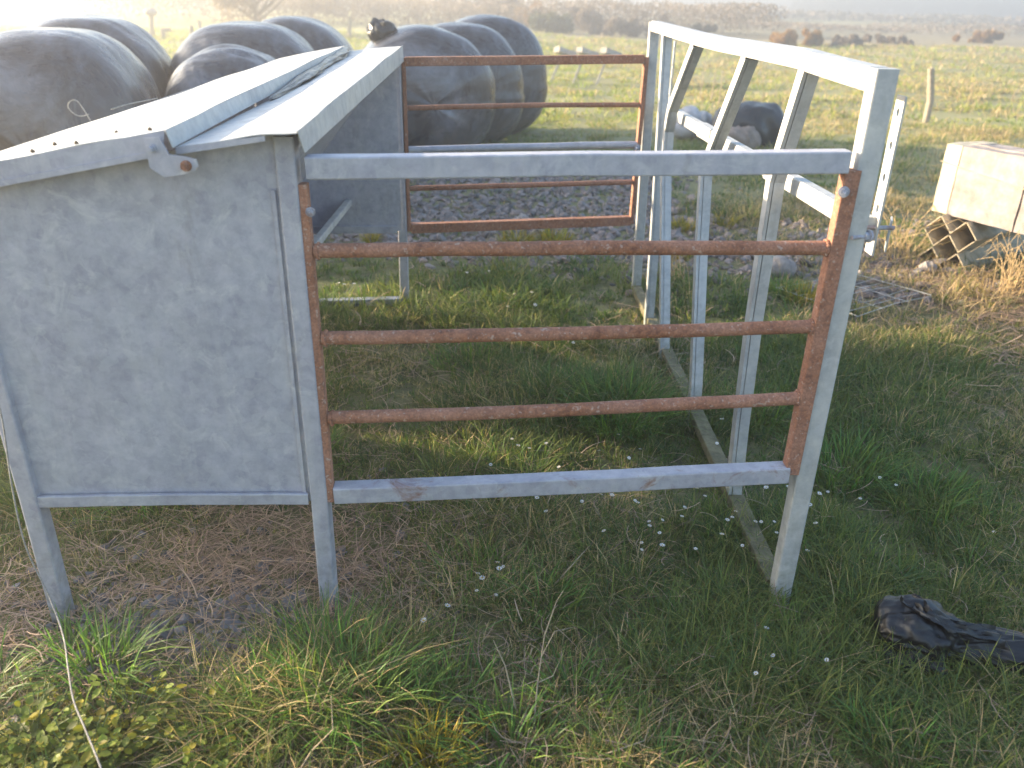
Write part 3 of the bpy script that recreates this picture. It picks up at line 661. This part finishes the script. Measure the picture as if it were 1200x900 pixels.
B = [ # px centre, y base, width px, top y, colours, tree, label
 (300, 40, 110, -60, PUR, 1, 'large bare purplish bush above the bale tops left of the meadow gap'),
 (365, 30, 60, -30, PUR, 1, 'slim bare tree just right of the large purplish bush'),
 (395, 22, 50, -14, DK, 0, 'grey-green bush behind the yellow meadow above the farthest bale'),
 (440, 22, 60, -12, PUR, 0, 'dusky bush directly above the black plastic scrap'),
 (490, 27, 80, -16, PUR, 1, 'spreading brown bush above the middle silage bales'),
 (545, 28, 60, -6, DK, 0, 'grey bush left of the orange-tinged thicket'),
 (588, 34, 66, 2, PUR, 0, 'orange-tinged thicket above the rearmost silage bale'),
 (625, 36, 46, 8, ORG, 0, 'russet bush in the middle of the hedge'),
 (650, 42, 60, 10, GRN, 0, 'dark green bush above the pale trestle'),
 (688, 40, 56, 14, PUR, 0, 'brown bush just left of the round dark tree base'),
 (722, 18, 38, -6, DK, 1, 'round dark tree standing alone above the barrier corner'),
 (728, 44, 46, 20, PUR, 0, 'dusky bush directly below the round dark tree'),
 (770, 40, 46, 24, PUR, 0, 'low brown bush behind the barrier far corner'),
 (815, 44, 36, 30, DK, 0, 'dark low bush behind the first barrier uprights'),
 (922, 54, 34, 34, ORG, 0, 'orange gorse bush, left one of the two over the barrier rail'),
 (955, 54, 26, 36, ORG, 0, 'orange gorse bush, right one of the two over the barrier rail'),
 (985, 54, 44, 38, PUR, 0, 'brown scrub bush right of the two orange ones'),
 (1040, 52, 60, 44, PUR, 0, 'flat dark scrub beyond the near barrier post'),
 (1150, 50, 50, 34, ORG, 0, 'golden scrub bush at the far right of the field'),
 (1150, 20, 70, 4, DK, 0, 'grey bush far off in front of the right-hand wood'),
]
for i, (cx, yb, wpx, yt, cc, tr_, lb) in enumerate(B):
    p = gz(cx, yb); D = p.y; W_ = wpx * D / 905; top = py(cx, yt, D).z
    bush('tree' if tr_ else 'bush', p.x, D, W_, max(.5, top), cc[0], cc[1], lb, 'bushes and trees along the far hedge', 'tree' if tr_ else 'bush', n=4200, leaf=.016 * W_ + .025, tree=bool(tr_), seed=50 + i)
# far woods that read as one mass
def wood(name, x0, x1, y0, y1, h0, h1, n, col, seed, leaf):
    r = np.random.default_rng(seed); xx = r.uniform(x0, x1, n); yy = r.uniform(y0, y1, n); hh = h0 + (h1 - h0) * fbm(xx * .11, yy * .03, seed, 4)
    P = np.stack([xx, yy, hh * r.uniform(0, 1, n) ** .6], 1); t_ = fbm(xx * .3, P[:, 2] * .6, seed + 5, 2)[:, None]; c = np.array(col[0]) * (1 - t_) + np.array(col[1]) * t_
    V, q, c4 = leaves(P, np.full(n, leaf), c); tag(link(name, np_mesh(name, V, q, col=c4), CROWN), kind='stuff')
wood('distant_wood', 70, 260, 205, 235, 1.5, 7.5, 9000, (DK[0], GRN[1]), 3, .9)
wood('distant_wood', -170, -22, 104, 122, 1.5, 7.0, 9000, (DK[0], DK[1]), 4, .6)
wood('distant_wood', -30, 75, 300, 330, .5, 4.5, 4000, (DK[0], PUR[0]), 6, 1.1)
wood('distant_scrub', -24, 14, 46, 56, .1, 2.6, 32000, (PUR[0], PUR[1]), 5, .075)
wood('distant_scrub', 16, 110, 60, 75, .05, .8, 16000, (PUR[0], PUR[1]), 8, .10)
wood('distant_scrub', 20, 120, 100, 120, .05, 1.2, 5000, (DK[1], PUR[1]), 12, .3)

# ------------------------------------------------------------ grass, straw, gravel
def blades(base, az, h, w, lean, col, tipcol=None, curl=None):
    n = len(base); d = np.stack([np.cos(az), np.sin(az), np.zeros(n)], 1); wa = az + math.pi / 2 + rng.normal(0, .5, n); s = np.stack([np.cos(wa), np.sin(wa), np.zeros(n)], 1)
    T = np.array([0, .38, .74, 1.]); W = np.array([.75, 1., .62, 0]); V = np.zeros((n, 7, 3)); k = 0
    for t, wt in zip(T, W):
        c = base + d * (lean * h * t ** 1.7)[:, None]; c[:, 2] += h * t * (1 - .42 * np.clip(lean, 0, 1.4) * t)
        if wt > 0:
            V[:, k] = c - s * (w * wt / 2)[:, None]; V[:, k + 1] = c + s * (w * wt / 2)[:, None]; k += 2
        else: V[:, k] = c
    i = np.arange(n)[:, None] * 7; q = np.concatenate([i + [0, 1, 3, 2], i + [2, 3, 5, 4]]); t3 = i + [4, 5, 6]
    c = np.repeat(col[:, None, :], 7, 1)
    if tipcol is not None: c[:, 4:] = c[:, 4:] * .55 + tipcol[:, None, :] * .45
    return V.reshape(-1, 3), q, t3, c.reshape(-1, 3)
def in_gravel(x, y):
    n_ = fbm(x * 1.3, y * 1.3, 77)
    a = sm(4.9, 5.6, y + .9 * (n_ - .5)) * (1 - sm(8.2, 9.2, y)) * (1 - sm(1.1, 1.9, x + .5 * (n_ - .5))) 
    b = np.maximum(np.exp(-(((x - 2.1) / 1.0) ** 2 + ((y - 5.6) / .8) ** 2)) * .9, np.exp(-(((x - 2.0) / .5) ** 2 + ((y - 4.7) / .35) ** 2)) * 1.0)
    return np.clip(a + b, 0, 1)
def in_straw(x, y):
    n_ = fbm(x * 3, y * 3, 55)
    a = np.exp(-(((x + .72) / .50) ** 2 + ((y - 1.93) / .42) ** 2) ** 1.5) * 1.15; b = np.exp(-(((x + 1.4) / .22) ** 2 + ((y - 1.72) / .3) ** 2)) * .9
    c = np.exp(-(((x + .35) / .3) ** 2 + ((y - 2.2) / .22) ** 2)) * .6
    return np.clip(np.maximum.reduce([a, b, c]) + .5 * (n_ - .5), 0, 1)
def dryness(x, y): return fbm(x * 1.1 + 5, y * 1.1, 31, 4) + .21 * sm(.9, 2.4, x) + .13 * np.exp(-(((x - .6) / .5) ** 2 + ((y - 1.45) / .35) ** 2))
def scatter(y0, y1, dens, nb, r, hgt, wid, seed, tall=1.):
    rg = np.random.default_rng(seed); A = []
    n = int(dens * (y1 - y0) * (1.56 * (y0 + y1) / 2 + 1.6)); y = rg.uniform(y0, y1, n * 2); x = rg.uniform(-1, 1, n * 2) * (.78 * y1 + .8)
    ok = np.abs(x) < .78 * y + .8; x, y = x[ok][:n], y[ok][:n]
    keep = rg.uniform(0, 1, len(x)) > np.maximum(in_gravel(x, y) * .97, in_straw(x, y) * .93); x, y = x[keep], y[keep]
    tus = fbm(x * 1.9, y * 1.9, 61, 3); dry = dryness(x, y); k = (rg.uniform(.45, 1.25, len(x)) * (.60 + 1.15 * sm(.38, .72, tus))) * tall
    # long tuft by the hopper's right leg, bush of grass between the gates
    k *= 1 + .9 * np.exp(-(((x + .42) / .26) ** 2 + ((y - 1.50) / .17) ** 2)) + .8 * np.exp(-(((x - .42) / .35) ** 2 + ((y - 3.1) / .3) ** 2))
    cnt = np.full(len(x), nb); ci = np.repeat(np.arange(len(x)), cnt); m = len(ci)
    rr = r * np.sqrt(rg.uniform(0, 1, m)) * (.6 + k[ci] * .5); aa = rg.uniform(0, 2 * math.pi, m); bx_, by_ = x[ci] + rr * np.cos(aa), y[ci] + rr * np.sin(aa)
    az = aa + rg.normal(0, .7, m); h = hgt * k[ci] * rg.uniform(.45, 1.2, m); lean = np.clip(rg.normal(.55, .32, m) + .25 * rr / r, .05, 1.5)
    w = wid * rg.uniform(.6, 1.35, m)
    g = np.array([.085, .165, .036]); ol = np.array([.205, .225, .070]); st = np.array([.48, .39, .24]); bl = np.array([.070, .130, .045])
    u = rg.uniform(0, 1, m); pd = np.clip((dry[ci] - .43) * 1.9, .03, .8)
    mixg = rg.uniform(0, 1, len(x))[ci][:, None]; col = g * (1 - mixg) + ol * mixg; col = np.where((rg.uniform(0, 1, len(x))[ci] < .25)[:, None], bl, col)
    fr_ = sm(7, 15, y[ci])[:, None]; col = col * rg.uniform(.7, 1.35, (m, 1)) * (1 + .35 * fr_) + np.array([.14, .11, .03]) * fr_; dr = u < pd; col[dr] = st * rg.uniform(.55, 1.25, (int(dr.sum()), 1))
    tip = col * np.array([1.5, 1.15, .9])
    base = np.stack([bx_, by_, ground_h(bx_, by_) - .005], 1); return blades(base, az, h, w, lean, col, tip)
def join(parts):
    V, Q, T, C, o = [], [], [], [], 0
    for v, q, t, c in parts: V.append(v); Q.append(q + o); T.append(t + o); C.append(c); o += len(v)
    return np.concatenate(V), np.concatenate(Q), np.concatenate(T), np.concatenate(C)
parts = [scatter(.7, 2.4, 900, 22, .030, .074, .0027, 1), scatter(2.4, 4.2, 680, 19, .036, .074, .0033, 2), scatter(4.2, 7.5, 240, 18, .050, .08, .0055, 3),
         scatter(7.5, 13, 46, 18, .10, .085, .010, 4), scatter(13, 24, 12, 18, .20, .10, .022, 5), scatter(24, 40, 4, 16, .35, .14, .04, 6)]
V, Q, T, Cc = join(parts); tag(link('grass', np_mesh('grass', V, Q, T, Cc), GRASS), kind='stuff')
# wide-bladed long tufts in front
def tuft(cx, cy, n, r, h, w, seed, cc=(.085, .170, .038), lean=.8):
    rg = np.random.default_rng(seed); aa = rg.uniform(0, 6.283, n); rr = r * np.sqrt(rg.uniform(0, 1, n)); x, y = cx + rr * np.cos(aa), cy + rr * np.sin(aa)
    col = np.array(cc) * rg.uniform(.6, 1.5, (n, 1)) * np.where(rg.uniform(0, 1, (n, 1)) < .3, np.array([[1.7, 1.25, 1.]]), 1.)
    return blades(np.stack([x, y, ground_h(x, y)], 1), aa + rg.normal(0, .6, n), h * rg.uniform(.5, 1.2, n), w * rg.uniform(.7, 1.3, n), np.clip(rg.normal(lean, .3, n), .1, 1.5), col, col * 1.4)
tl = [(-.46, 1.62, 260, .10, .17), (-.40, 1.50, 300, .13, .20), (-.28, 1.42, 220, .12, .16), (-.55, 1.45, 180, .12, .15), (-.12, 1.50, 120, .1, .14), (.02, 1.35, 140, .1, .15), (.18, 1.50, 120, .09, .12),
      (-1.02, 1.55, 160, .09, .17), (-1.14, 1.62, 100, .08, .11), (-1.30, 1.50, 90, .1, .14), (.10, 1.86, 140, .1, .13), (-.12, 1.98, 130, .1, .12), (.45, 3.02, 500, .18, .22), (.22, 3.25, 260, .16, .16),
      (1.25, 2.65, 260, .16, .16), (1.5, 2.45, 200, .16, .14), (.35, 1.28, 120, .1, .12), (.9, 1.35, 120, .1, .12), (-.95, 2.55, 200, .16, .18), (-1.25, 2.35, 160, .15, .2), (-.75, 2.65, 150, .15, .14), (1.05, 3.1, 150, .15, .15),
      (.02, 2.55, 150, .14, .12), (-.2, 3.6, 200, .18, .14), (1.62, 4.72, 260, .10, .14)]
V, Q, T, Cc = join([tuft(a, b, n, r, h, .0042, 100 + i, lean=.75) for i, (a, b, n, r, h) in enumerate(tl)])
tag(link('long_grass', np_mesh('long_grass', V, Q, T, Cc), GRASS), kind='stuff')
V, Q, T, Cc = join([tuft(p.x, p.y, n, r, h, w_, 300 + i, (.22, .20, .03), .6) for i, (p, n, r, h, w_) in enumerate([(gz(605, 287), 220, .12, .13, .007), (gz(650, 285), 220, .12, .14, .007), (gz(940, 356), 240, .10, .13, .005), (gz(800, 270), 140, .1, .12, .006),
     (gz(435, 285), 120, .07, .10, .005), (gz(515, 895), 120, .05, .13, .004), (gz(490, 900), 120, .05, .12, .004), (gz(800, 300), 120, .1, .1, .006), (gz(850, 265), 100, .1, .12, .006), (gz(590, 322), 100, .1, .09, .005)])])
tag(link('yellow_grass', np_mesh('yellow_grass', V, Q, T, Cc), GRASS), kind='stuff')

def strands(x, y, L, w, col, lift, seed, zb=.01, zr=.05):
    rg = np.random.default_rng(seed); n = len(x); az = rg.uniform(0, 6.283, n); k = rg.normal(0, .9, n); pit = rg.normal(0, .16, n); z0 = zb + rg.uniform(0, 1, n) ** 1.5 * zr
    K = 5; V = np.zeros((n, K, 2, 3)); cx, cy, cz = x.copy(), y.copy(), ground_h(x, y) + z0; a = az.copy()
    for j in range(K):
        s = np.stack([-np.sin(a), np.cos(a), np.zeros(n)], 1) * (w * (.5 if j < K - 1 else .2))[:, None]; c = np.stack([cx, cy, np.maximum(cz, ground_h(cx, cy) + .004)], 1)
        V[:, j, 0] = c - s; V[:, j, 1] = c + s; cx = cx + np.cos(a) * L / (K-1); cy = cy + np.sin(a) * L / (K-1); cz = cz + L / (K-1) * pit; a = a + k / (K-1); pit = pit - lift * .1
    i = np.arange(n)[:, None] * (2 * K); q = np.concatenate([i + [2*j, 2*j+1, 2*j+3, 2*j+2] for j in range(K - 1)])
    return V.reshape(-1, 3), q, np.zeros((0, 3), int), np.repeat(col, 2 * K, 0)
def straw_field(n, y0, y1, w_, L_, seed, fn):
    rg = np.random.default_rng(seed); y = rg.uniform(y0, y1, n); x = rg.uniform(-1, 1, n) * (.78 * y + .8); ok = rg.uniform(0, 1, n) < fn(x, y); x, y = x[ok], y[ok]; m = len(x)
    t_ = rg.uniform(0, 1, (m, 1)); col = (np.array([.52, .38, .27]) * (1 - t_) + np.array([.26, .175, .135]) * t_) * rg.uniform(.6, 1.3, (m, 1))
    return strands(x, y, L_ * rg.uniform(.4, 1.3, m), w_ * rg.uniform(.6, 1.4, m), col, .3, seed)
sf = [straw_field(60000, 1.2, 2.9, .0022, .13, 1, lambda x, y: in_straw(x, y) ** 1.6 * .85 * (.25 + 1.1 * fbm(x * 5, y * 5, 71, 2)) * (1 - .75 * zone_mud(x, y))),
      straw_field(30000, .8, 3.2, .0022, .11, 2, lambda x, y: np.clip(dryness(x, y) - .36, .02, 1) * .9),
      straw_field(26000, 3.2, 7, .004, .14, 3, lambda x, y: np.clip(dryness(x, y) - .36, .02, 1) * .8),
      straw_field(9000, 3.6, 5.4, .005, .2, 4, lambda x, y: sm(1.8, 2.6, x) * .7)]
V, Q, T, Cc = join(sf); tag(link('straw', np_mesh('straw', V, Q, None, Cc), DRY), kind='stuff')

# stones
ico = bmesh.new(); bmesh.ops.create_icosphere(ico, subdivisions=2, radius=1); ico.verts.ensure_lookup_table()
IV = np.array([v.co[:] for v in ico.verts]); IF = np.array([[v.index for v in f.verts] for f in ico.faces]); ico.free()
def stones(x, y, r, col, seed, sink=.35):
    rg = np.random.default_rng(seed); n = len(x); T_ = []
    for k in range(10):
        s = IV.copy()
        for _ in range(7):      # chop with planes -> broken facets
            d = rg.normal(size=3); d /= np.linalg.norm(d); h = rg.uniform(.45, .8); e = s @ d; s = s - np.clip(e - h, 0, None)[:, None] * d
        T_.append(s * rg.uniform([.8, .7, .5], [1.25, 1.1, .85]))
    T_ = np.array(T_)[rg.integers(0, 10, n)]; a = rg.uniform(0, 6.283, n); c, s = np.cos(a), np.sin(a); tl_ = rg.normal(0, .35, n)
    P = T_ * r[:, None, None]; X_ = P[..., 0] * c[:, None] - P[..., 1] * s[:, None]; Y_ = P[..., 0] * s[:, None] + P[..., 1] * c[:, None]; Z_ = P[..., 2] + X_ * tl_[:, None]
    V = np.stack([X_ + x[:, None], Y_ + y[:, None], Z_ + (ground_h(x, y) + r * (.5 - sink))[:, None]], -1).reshape(-1, 3)
    F_ = (IF[None] + (np.arange(n) * len(IV))[:, None, None]).reshape(-1, 3); return V, F_, np.repeat(col, len(IV), 0)
rg = np.random.default_rng(5); n = 14000; x = rg.uniform(-3.6, 3.6, n); y = rg.uniform(4.6, 9.2, n); ok = rg.uniform(0, 1, n) < in_gravel(x, y); x, y = x[ok], y[ok]; m = len(x)
t_ = rg.uniform(0, 1, (m, 1)); col = (np.array([.17, .165, .17]) * t_ + np.array([.25, .20, .18]) * (1 - t_)) * rg.uniform(.55, 1.3, (m, 1))
V, F_, cc = stones(x, y, rg.uniform(.014, .042, m) * (1 + .5 * (rg.uniform(0, 1, m) > .93)), col, 6); tag(link('gravel', np_mesh('gravel', V, None, F_, cc), STONE), kind='stuff')
n = 7000; x = rg.uniform(-1.6, -.1, n); y = rg.uniform(1.2, 2.6, n); ok = rg.uniform(0, 1, n) < zone_mud(x, y) * .8 + .03; x, y = x[ok], y[ok]; m = len(x)
col = np.array([.16, .155, .165]) * rg.uniform(.5, 1.4, (m, 1)); V, F_, cc = stones(x, y, rg.uniform(.006, .024, m), col, 7, .3); tag(link('mud_clods', np_mesh('mud_clods', V, None, F_, cc), STONE), kind='stuff')

# ------------------------------------------------------------ daisies
def daisy_master():
    r = empty('daisy'); bm = bmesh.new(); sweep(bm, [(0, 0, -.07), (.004, .002, -.03), (0, 0, 0)], circ(.0011, 5), (0, 1, 0)); link('stem', bm_mesh('stem', bm), STEM, r)
    bm = bmesh.new()
    for k in range(14):
        a = 2 * math.pi * k / 14; c, s = math.cos(a), math.sin(a); z = .002 if k % 2 else .0035
        pts = [(.002, -.0008), (.007, -.0018), (.0105, 0), (.007, .0018), (.002, .0008)]
        bm.faces.new([bm.verts.new((u * c - v * s, u * s + v * c, z + u * .25)) for u, v in pts])
    link('petals', bm_mesh('petals', bm), PETAL, r)
    bm = bmesh.new(); bmesh.ops.create_icosphere(bm, subdivisions=2, radius=.0032); bmesh.ops.scale(bm, vec=(1, 1, .6), verts=bm.verts[:]); bmesh.ops.translate(bm, vec=(0, 0, .004), verts=bm.verts[:])
    link('flower_eye', bm_mesh('flower_eye', bm, True), YOLK, r); return r
DG = [('daisies in the clump left of centre', 'white daisy in the small clump on the grass in front of the lowest rail',
       [(583, 660), (585, 667), (590, 665), (560, 673), (565, 678), (559, 693), (581, 698), (524, 711), (497, 728)]),
      ('daisies below the lowest rail', 'white daisy scattered in grass just below the lowest near rail',
       [(704, 580), (717, 581), (744, 587), (747, 590), (761, 612), (761, 617), (776, 610), (773, 625), (752, 637), (776, 640), (799, 606), (802, 595), (817, 573), (826, 582), (815, 644), (708, 623), (752, 645), (629, 584), (665, 575), (682, 588), (640, 600)]),
      ('daisies by the ground rail', 'white daisy beside the muddy ground rail at the barrier foot',
       [(852, 610), (858, 607), (846, 627), (885, 612), (892, 612), (907, 612), (910, 625), (898, 572), (923, 571), (870, 640), (862, 600)]),
      ('daisies right of the near post', 'white daisy in the grass right of the near barrier post',
       [(949, 592), (956, 614), (960, 579), (970, 577), (946, 646), (1008, 585), (1031, 560), (1050, 569), (1165, 624)]),
      ('daisies in the foreground right', 'white daisy near the black sack in the front grass', [(898, 737), (906, 769), (969, 774), (886, 790)]),
      ('daisies above the lowest rail', 'white daisy in grass seen between the two lowest near rails',
       [(702, 529), (737, 537), (750, 527), (607, 523), (620, 526), (640, 520), (655, 548), (690, 555), (600, 515), (575, 545), (725, 510), (846, 492), (840, 520)]),
      ('daisies under the far gate', 'tiny white daisy on the trodden ground inside the feeder near the far gate',
       [(547, 320), (573, 318), (602, 345), (623, 343), (595, 360), (627, 358), (397, 332), (403, 334), (415, 333), (700, 395), (672, 402), (520, 300)])]
master = daisy_master(); first = True
for g_, lb, pts in DG:
    for (a, b) in pts:
        p = gz(a, b, .065)
        if first: o = master; first = False
        else:
            o = master.copy(); COL.objects.link(o)
            for ch in master.children: c = ch.copy(); COL.objects.link(c); c.parent = o
        s = random.uniform(.6, .95) * (1.25 if p.y > 3.5 else 1); o.location = p; o.scale = (s, s, s if s < 1.2 else 1.1); o.rotation_euler = (random.uniform(-.5, .15), random.uniform(-.3, .3), random.uniform(0, 6.28)); tag(o, lb, 'daisy', g_)

# ------------------------------------------------------------ leafy weeds, bottom left
def weed(x, y, r, h, n, label, seed):
    e = empty('leafy_weed', (x, y, gh(x, y))); tag(e, label, 'weed', 'leafy weeds in the front left corner'); rg = np.random.default_rng(seed)
    bm = bmesh.new(); V, Fq, C_ = [], [], []
    for k in range(n):
        a = rg.uniform(0, 6.283); rr = r * math.sqrt(rg.uniform(0, 1)); hh = h * rg.uniform(.4, 1.1); tip = Vector((rr * math.cos(a), rr * math.sin(a), hh)); root = tip * .35; root.z = 0
        sweep(bm, [root, root.lerp(tip, .6) + Vector((0, 0, .01)), tip], circ(.0013, 5), (.3, 1, .1))
        for j in range(6):
            c = tip - Vector((rg.uniform(-.01, .01), rg.uniform(-.01, .01), j * .010)) ; aa = a + j * 2.2 + rg.uniform(-.5, .5); L = .0088 * rg.uniform(.45, 1.7); d = np.array([math.cos(aa), math.sin(aa), rg.uniform(-.25, .55)]); s = np.array([-math.sin(aa), math.cos(aa), rg.uniform(-.2, .2)])
            b0 = len(V); c = np.array(c)
            for u, v, z in ((0, 0, 0), (.45, .55, .1), (1.1, .68, .0), (1.6, .40, -.1), (2., 0, -.22), (1.6, -.40, -.1), (1.1, -.68, .0), (.45, -.55, .1), (1.05, 0, -.12)):
                V.append(c + d * u * L + s * v * L + np.array([0, 0, z * L]))
            for q in range(8): Fq.append((b0 + q, b0 + (q + 1) % 8, b0 + 8))
            cc = np.array([.22, .27, .045]) * rg.uniform(.4, 1.4) * (np.array([1.7, 1.2, .8]) if rg.uniform() < .25 else 1); C_ += [cc] * 9
    link('stems', bm_mesh('stems', bm), STEM, e); link('leaves', np_mesh('leaves', np.array(V), None, np.array(Fq), np.array(C_), smooth=True), LEAF, e)
for i, (a, b, r, h, n, lb) in enumerate(((150, 862, .13, .085, 80, 'yellow-green leafy weed right of the trailing twine'), (215, 872, .12, .065, 62, 'dark-leaved weed patch between the twine and the front grass tuft'), (40, 872, .11, .08, 70, 'low leafy weed in the bottom left corner'),
                                         (95, 905, .10, .09, 60, 'leafy weed cut by the bottom edge under the twine'), (270, 905, .09, .06, 40, 'small sparse weed at the bottom edge right of the twine'))):
    p = gz(a, b); weed(p.x, p.y, r, h, n, lb, 40 + i)

# dead stalks
def stalk(pts, label, brs=(), r=.0022, group='dead weed stalks'):
    P = [Vector(p) for p in pts]; b0 = P[0].copy(); bm = bmesh.new(); sweep(bm, [p - b0 for p in P], circ(r, 6), (.2, 1, .1), taper=[1 - .7 * i / (len(P)-1) for i in range(len(P))])
    for br in brs: sweep(bm, [Vector(p) - b0 for p in br], circ(r * .6, 5), (.2, 1, .1), taper=[1 - .6 * i / (len(br)-1) for i in range(len(br))])
    o = link('dead_stalk', bm_mesh('dead_stalk', bm), STALK); o.location = b0; tag(o, label, 'dead stalk', group)
stalk([py(624, 868, 1.42), py(630, 800, 1.46), py(638, 745, 1.50), py(652, 705, 1.54), py(660, 692, 1.55)], 'tall branching dead stalk in the centre foreground', [[py(634, 770, 1.48), py(650, 740, 1.50), py(672, 735, 1.52)], [py(630, 800, 1.46), py(648, 792, 1.47), py(660, 765, 1.48)]])
stalk([py(604, 830, 1.45), py(592, 780, 1.48), py(578, 750, 1.50)], 'thin dead stalk left of the tall branching one')
stalk([gz(645, 690, .02), gz(668, 665, .08), gz(690, 640, .10)], 'dead stem leaning right behind the tall branching one', [[gz(640, 690, .02), gz(628, 678, .05), gz(608, 668, .05)]])
stalk([gz(670, 897, .02), gz(720, 880, .05), gz(755, 868, .05), gz(762, 850, .07)], 'bent dead stem lying at the bottom edge right of centre', [[gz(745, 870, .05), gz(765, 878, .05)]])
stalk([gz(345, 912, .01), gz(365, 880, .10), gz(390, 855, .17), gz(388, 815, .24)], 'dry stalk rising from the front grass tuft near the bottom edge')
for a, b, t_, l_ in ((1072, 455, 405, 16), (1084, 458, 418, 12), (1092, 440, 410, -6)): p = gz(a, b); stalk([p, py(a + l_ * .6, (b + t_) / 2, p.y), py(a + l_, t_, p.y)], 'pale dead stalk standing in the grass right of the barrier', group='pale stalks right of the barrier')
for i, (a, b, t_) in enumerate(((820, 118, 62), (833, 120, 70), (842, 124, 66), (858, 126, 80), (868, 130, 88), (795, 112, 70))):
    p = gz(a, b); stalk([p, py(a + 4, (b + t_) / 2, p.y), py(a + 8, t_, p.y)], 'tall pale weed stalk in the rough field seen through the barrier', r=.014, group='pale weed stalks seen through the barrier')
# thorny dry brush in front of the boards
def brush(x, y, r, h, n, label, seed, name='dry_brush'):
    rr = random.Random(seed); bm = bmesh.new()
    for k in range(n):
        a = rr.uniform(0, 6.28); d = r * rr.uniform(.4, 1.4); z = h * rr.uniform(.3, 1.1); o_ = Vector((rr.uniform(-r, r) * .5, rr.uniform(-r, r) * .4, 0))
        sweep(bm, [o_, o_ + Vector((d * .35 * math.cos(a), d * .35 * math.sin(a), z * .7)), o_ + Vector((d * .8 * math.cos(a), d * .8 * math.sin(a), z)), o_ + Vector((d * 1.25 * math.cos(a), d * 1.25 * math.sin(a), z * .75))], circ(.0030, 5), (.2, 1, .15), taper=[1, .8, .6, .3])
    o = link(name, bm_mesh(name, bm), simple('dry_stems', (.42, .30, .15), .8, 30)); o.location = (x, y, gh(x, y)); tag(o, label, 'dry brush', 'dry brush by the boards')
brush(3.05, 4.75, .22, .40, 55, 'tangled dry brush in front of the board bundle at the right edge', 3); brush(2.62, 5.55, .26, .35, 34, 'sparse dry brush left of the board bundle', 4); brush(3.2, 4.4, .2, .26, 40, 'low golden brush at the right edge before the boards', 6)
brush(1.02, 4.9, .14, .28, 10, 'few dry twigs beyond the barrier uprights', 8)

# ------------------------------------------------------------ twine
def twine(pts, label, r=.0022):
    P = [Vector(p) for p in pts]; Q_ = []
    for i in range(len(P) - 1):     # Catmull-Rom
        a, b, c, d = P[max(i-1, 0)], P[i], P[i+1], P[min(i+2, len(P)-1)]
        for k in range(6):
            t = k / 6; Q_.append(.5 * ((2*b) + (c-a)*t + (2*a-5*b+4*c-d)*t*t + (3*b-a-3*c+d)*t**3))
    Q_.append(P[-1]); b0 = Q_[0].copy(); bm = bmesh.new(); sweep(bm, [q - b0 for q in Q_], circ(r, 6), (.3, .2, 1)); o = link('twine', bm_mesh('twine', bm, True), TWINE); o.location = b0; tag(o, label, 'twine')
twine([py(-4, 462, 1.72), py(4, 500, 1.71), py(14, 570, 1.70), py(30, 640, 1.68), py(58, 700, 1.66), gz(74, 745, .13), gz(80, 785, .16), gz(86, 820, .16), gz(100, 855, .16), gz(120, 905, .15), gz(135, 960, .10)], 'pale twine hanging past the left hopper leg and trailing along the ground', .0020)
lp = [px_ for px_ in ((106, 141), (98, 128), (90, 118), (82, 119), (80, 126), (88, 134), (96, 136), (104, 134))]
twine([py(a, b, 2.05) for a, b in lp], 'thin white wire loop sticking up over the hopper lid edge', .0016)
twine([py(130, 128, 2.5), py(150, 122, 2.55), py(170, 118, 2.7), py(184, 115, 2.8)], 'short pale twine end lying along the lid back edge', .0022)

vs = lump('plastic_scrap', FILM, [(-.742, 2.55, 1.312, .008), (-.758, 2.9, 1.318, .022), (-.785, 3.3, 1.330, .030), (-.81, 3.7, 1.338, .026), (-.835, 4.1, 1.345, .030), (-.865, 4.38, 1.362, .018)], 0, (0, 0, 0), seg=36, rough=.6, seed=21, zs=.55)
_c = Vector((-.80, 3.5, 1.33)); vs.data.transform(Matrix.Translation(-_c)); vs.location = _c; tag(vs, 'strip of dark ragged film lying in the groove between the hopper lids', 'plastic scrap')
# debris on the lid
for i, (a, b) in enumerate(((38, 177), (89, 166), (175, 149), (62, 160), (136, 152))):
    y_ = 1.775 + (.1 if i > 2 else 0); p = py(a, b, y_); xx = p.x; zz = LN[0][2] + (xx - LN[0][0]) / (LN[1][0] - LN[0][0]) * (LN[1][2] - LN[0][2]) + .004
    o = lump('mud_crumb', simple('crumb', (.12, .09, .06), 1), [(-.004, 0, 0, .002), (0, 0, .002, .004), (.005, 0, 0, .002)], 0, (xx, y_, zz), seg=8, rough=.5, seed=i); tag(o, 'small crumb of dry mud on the hopper lid', 'mud crumb', 'mud crumbs on the lid')
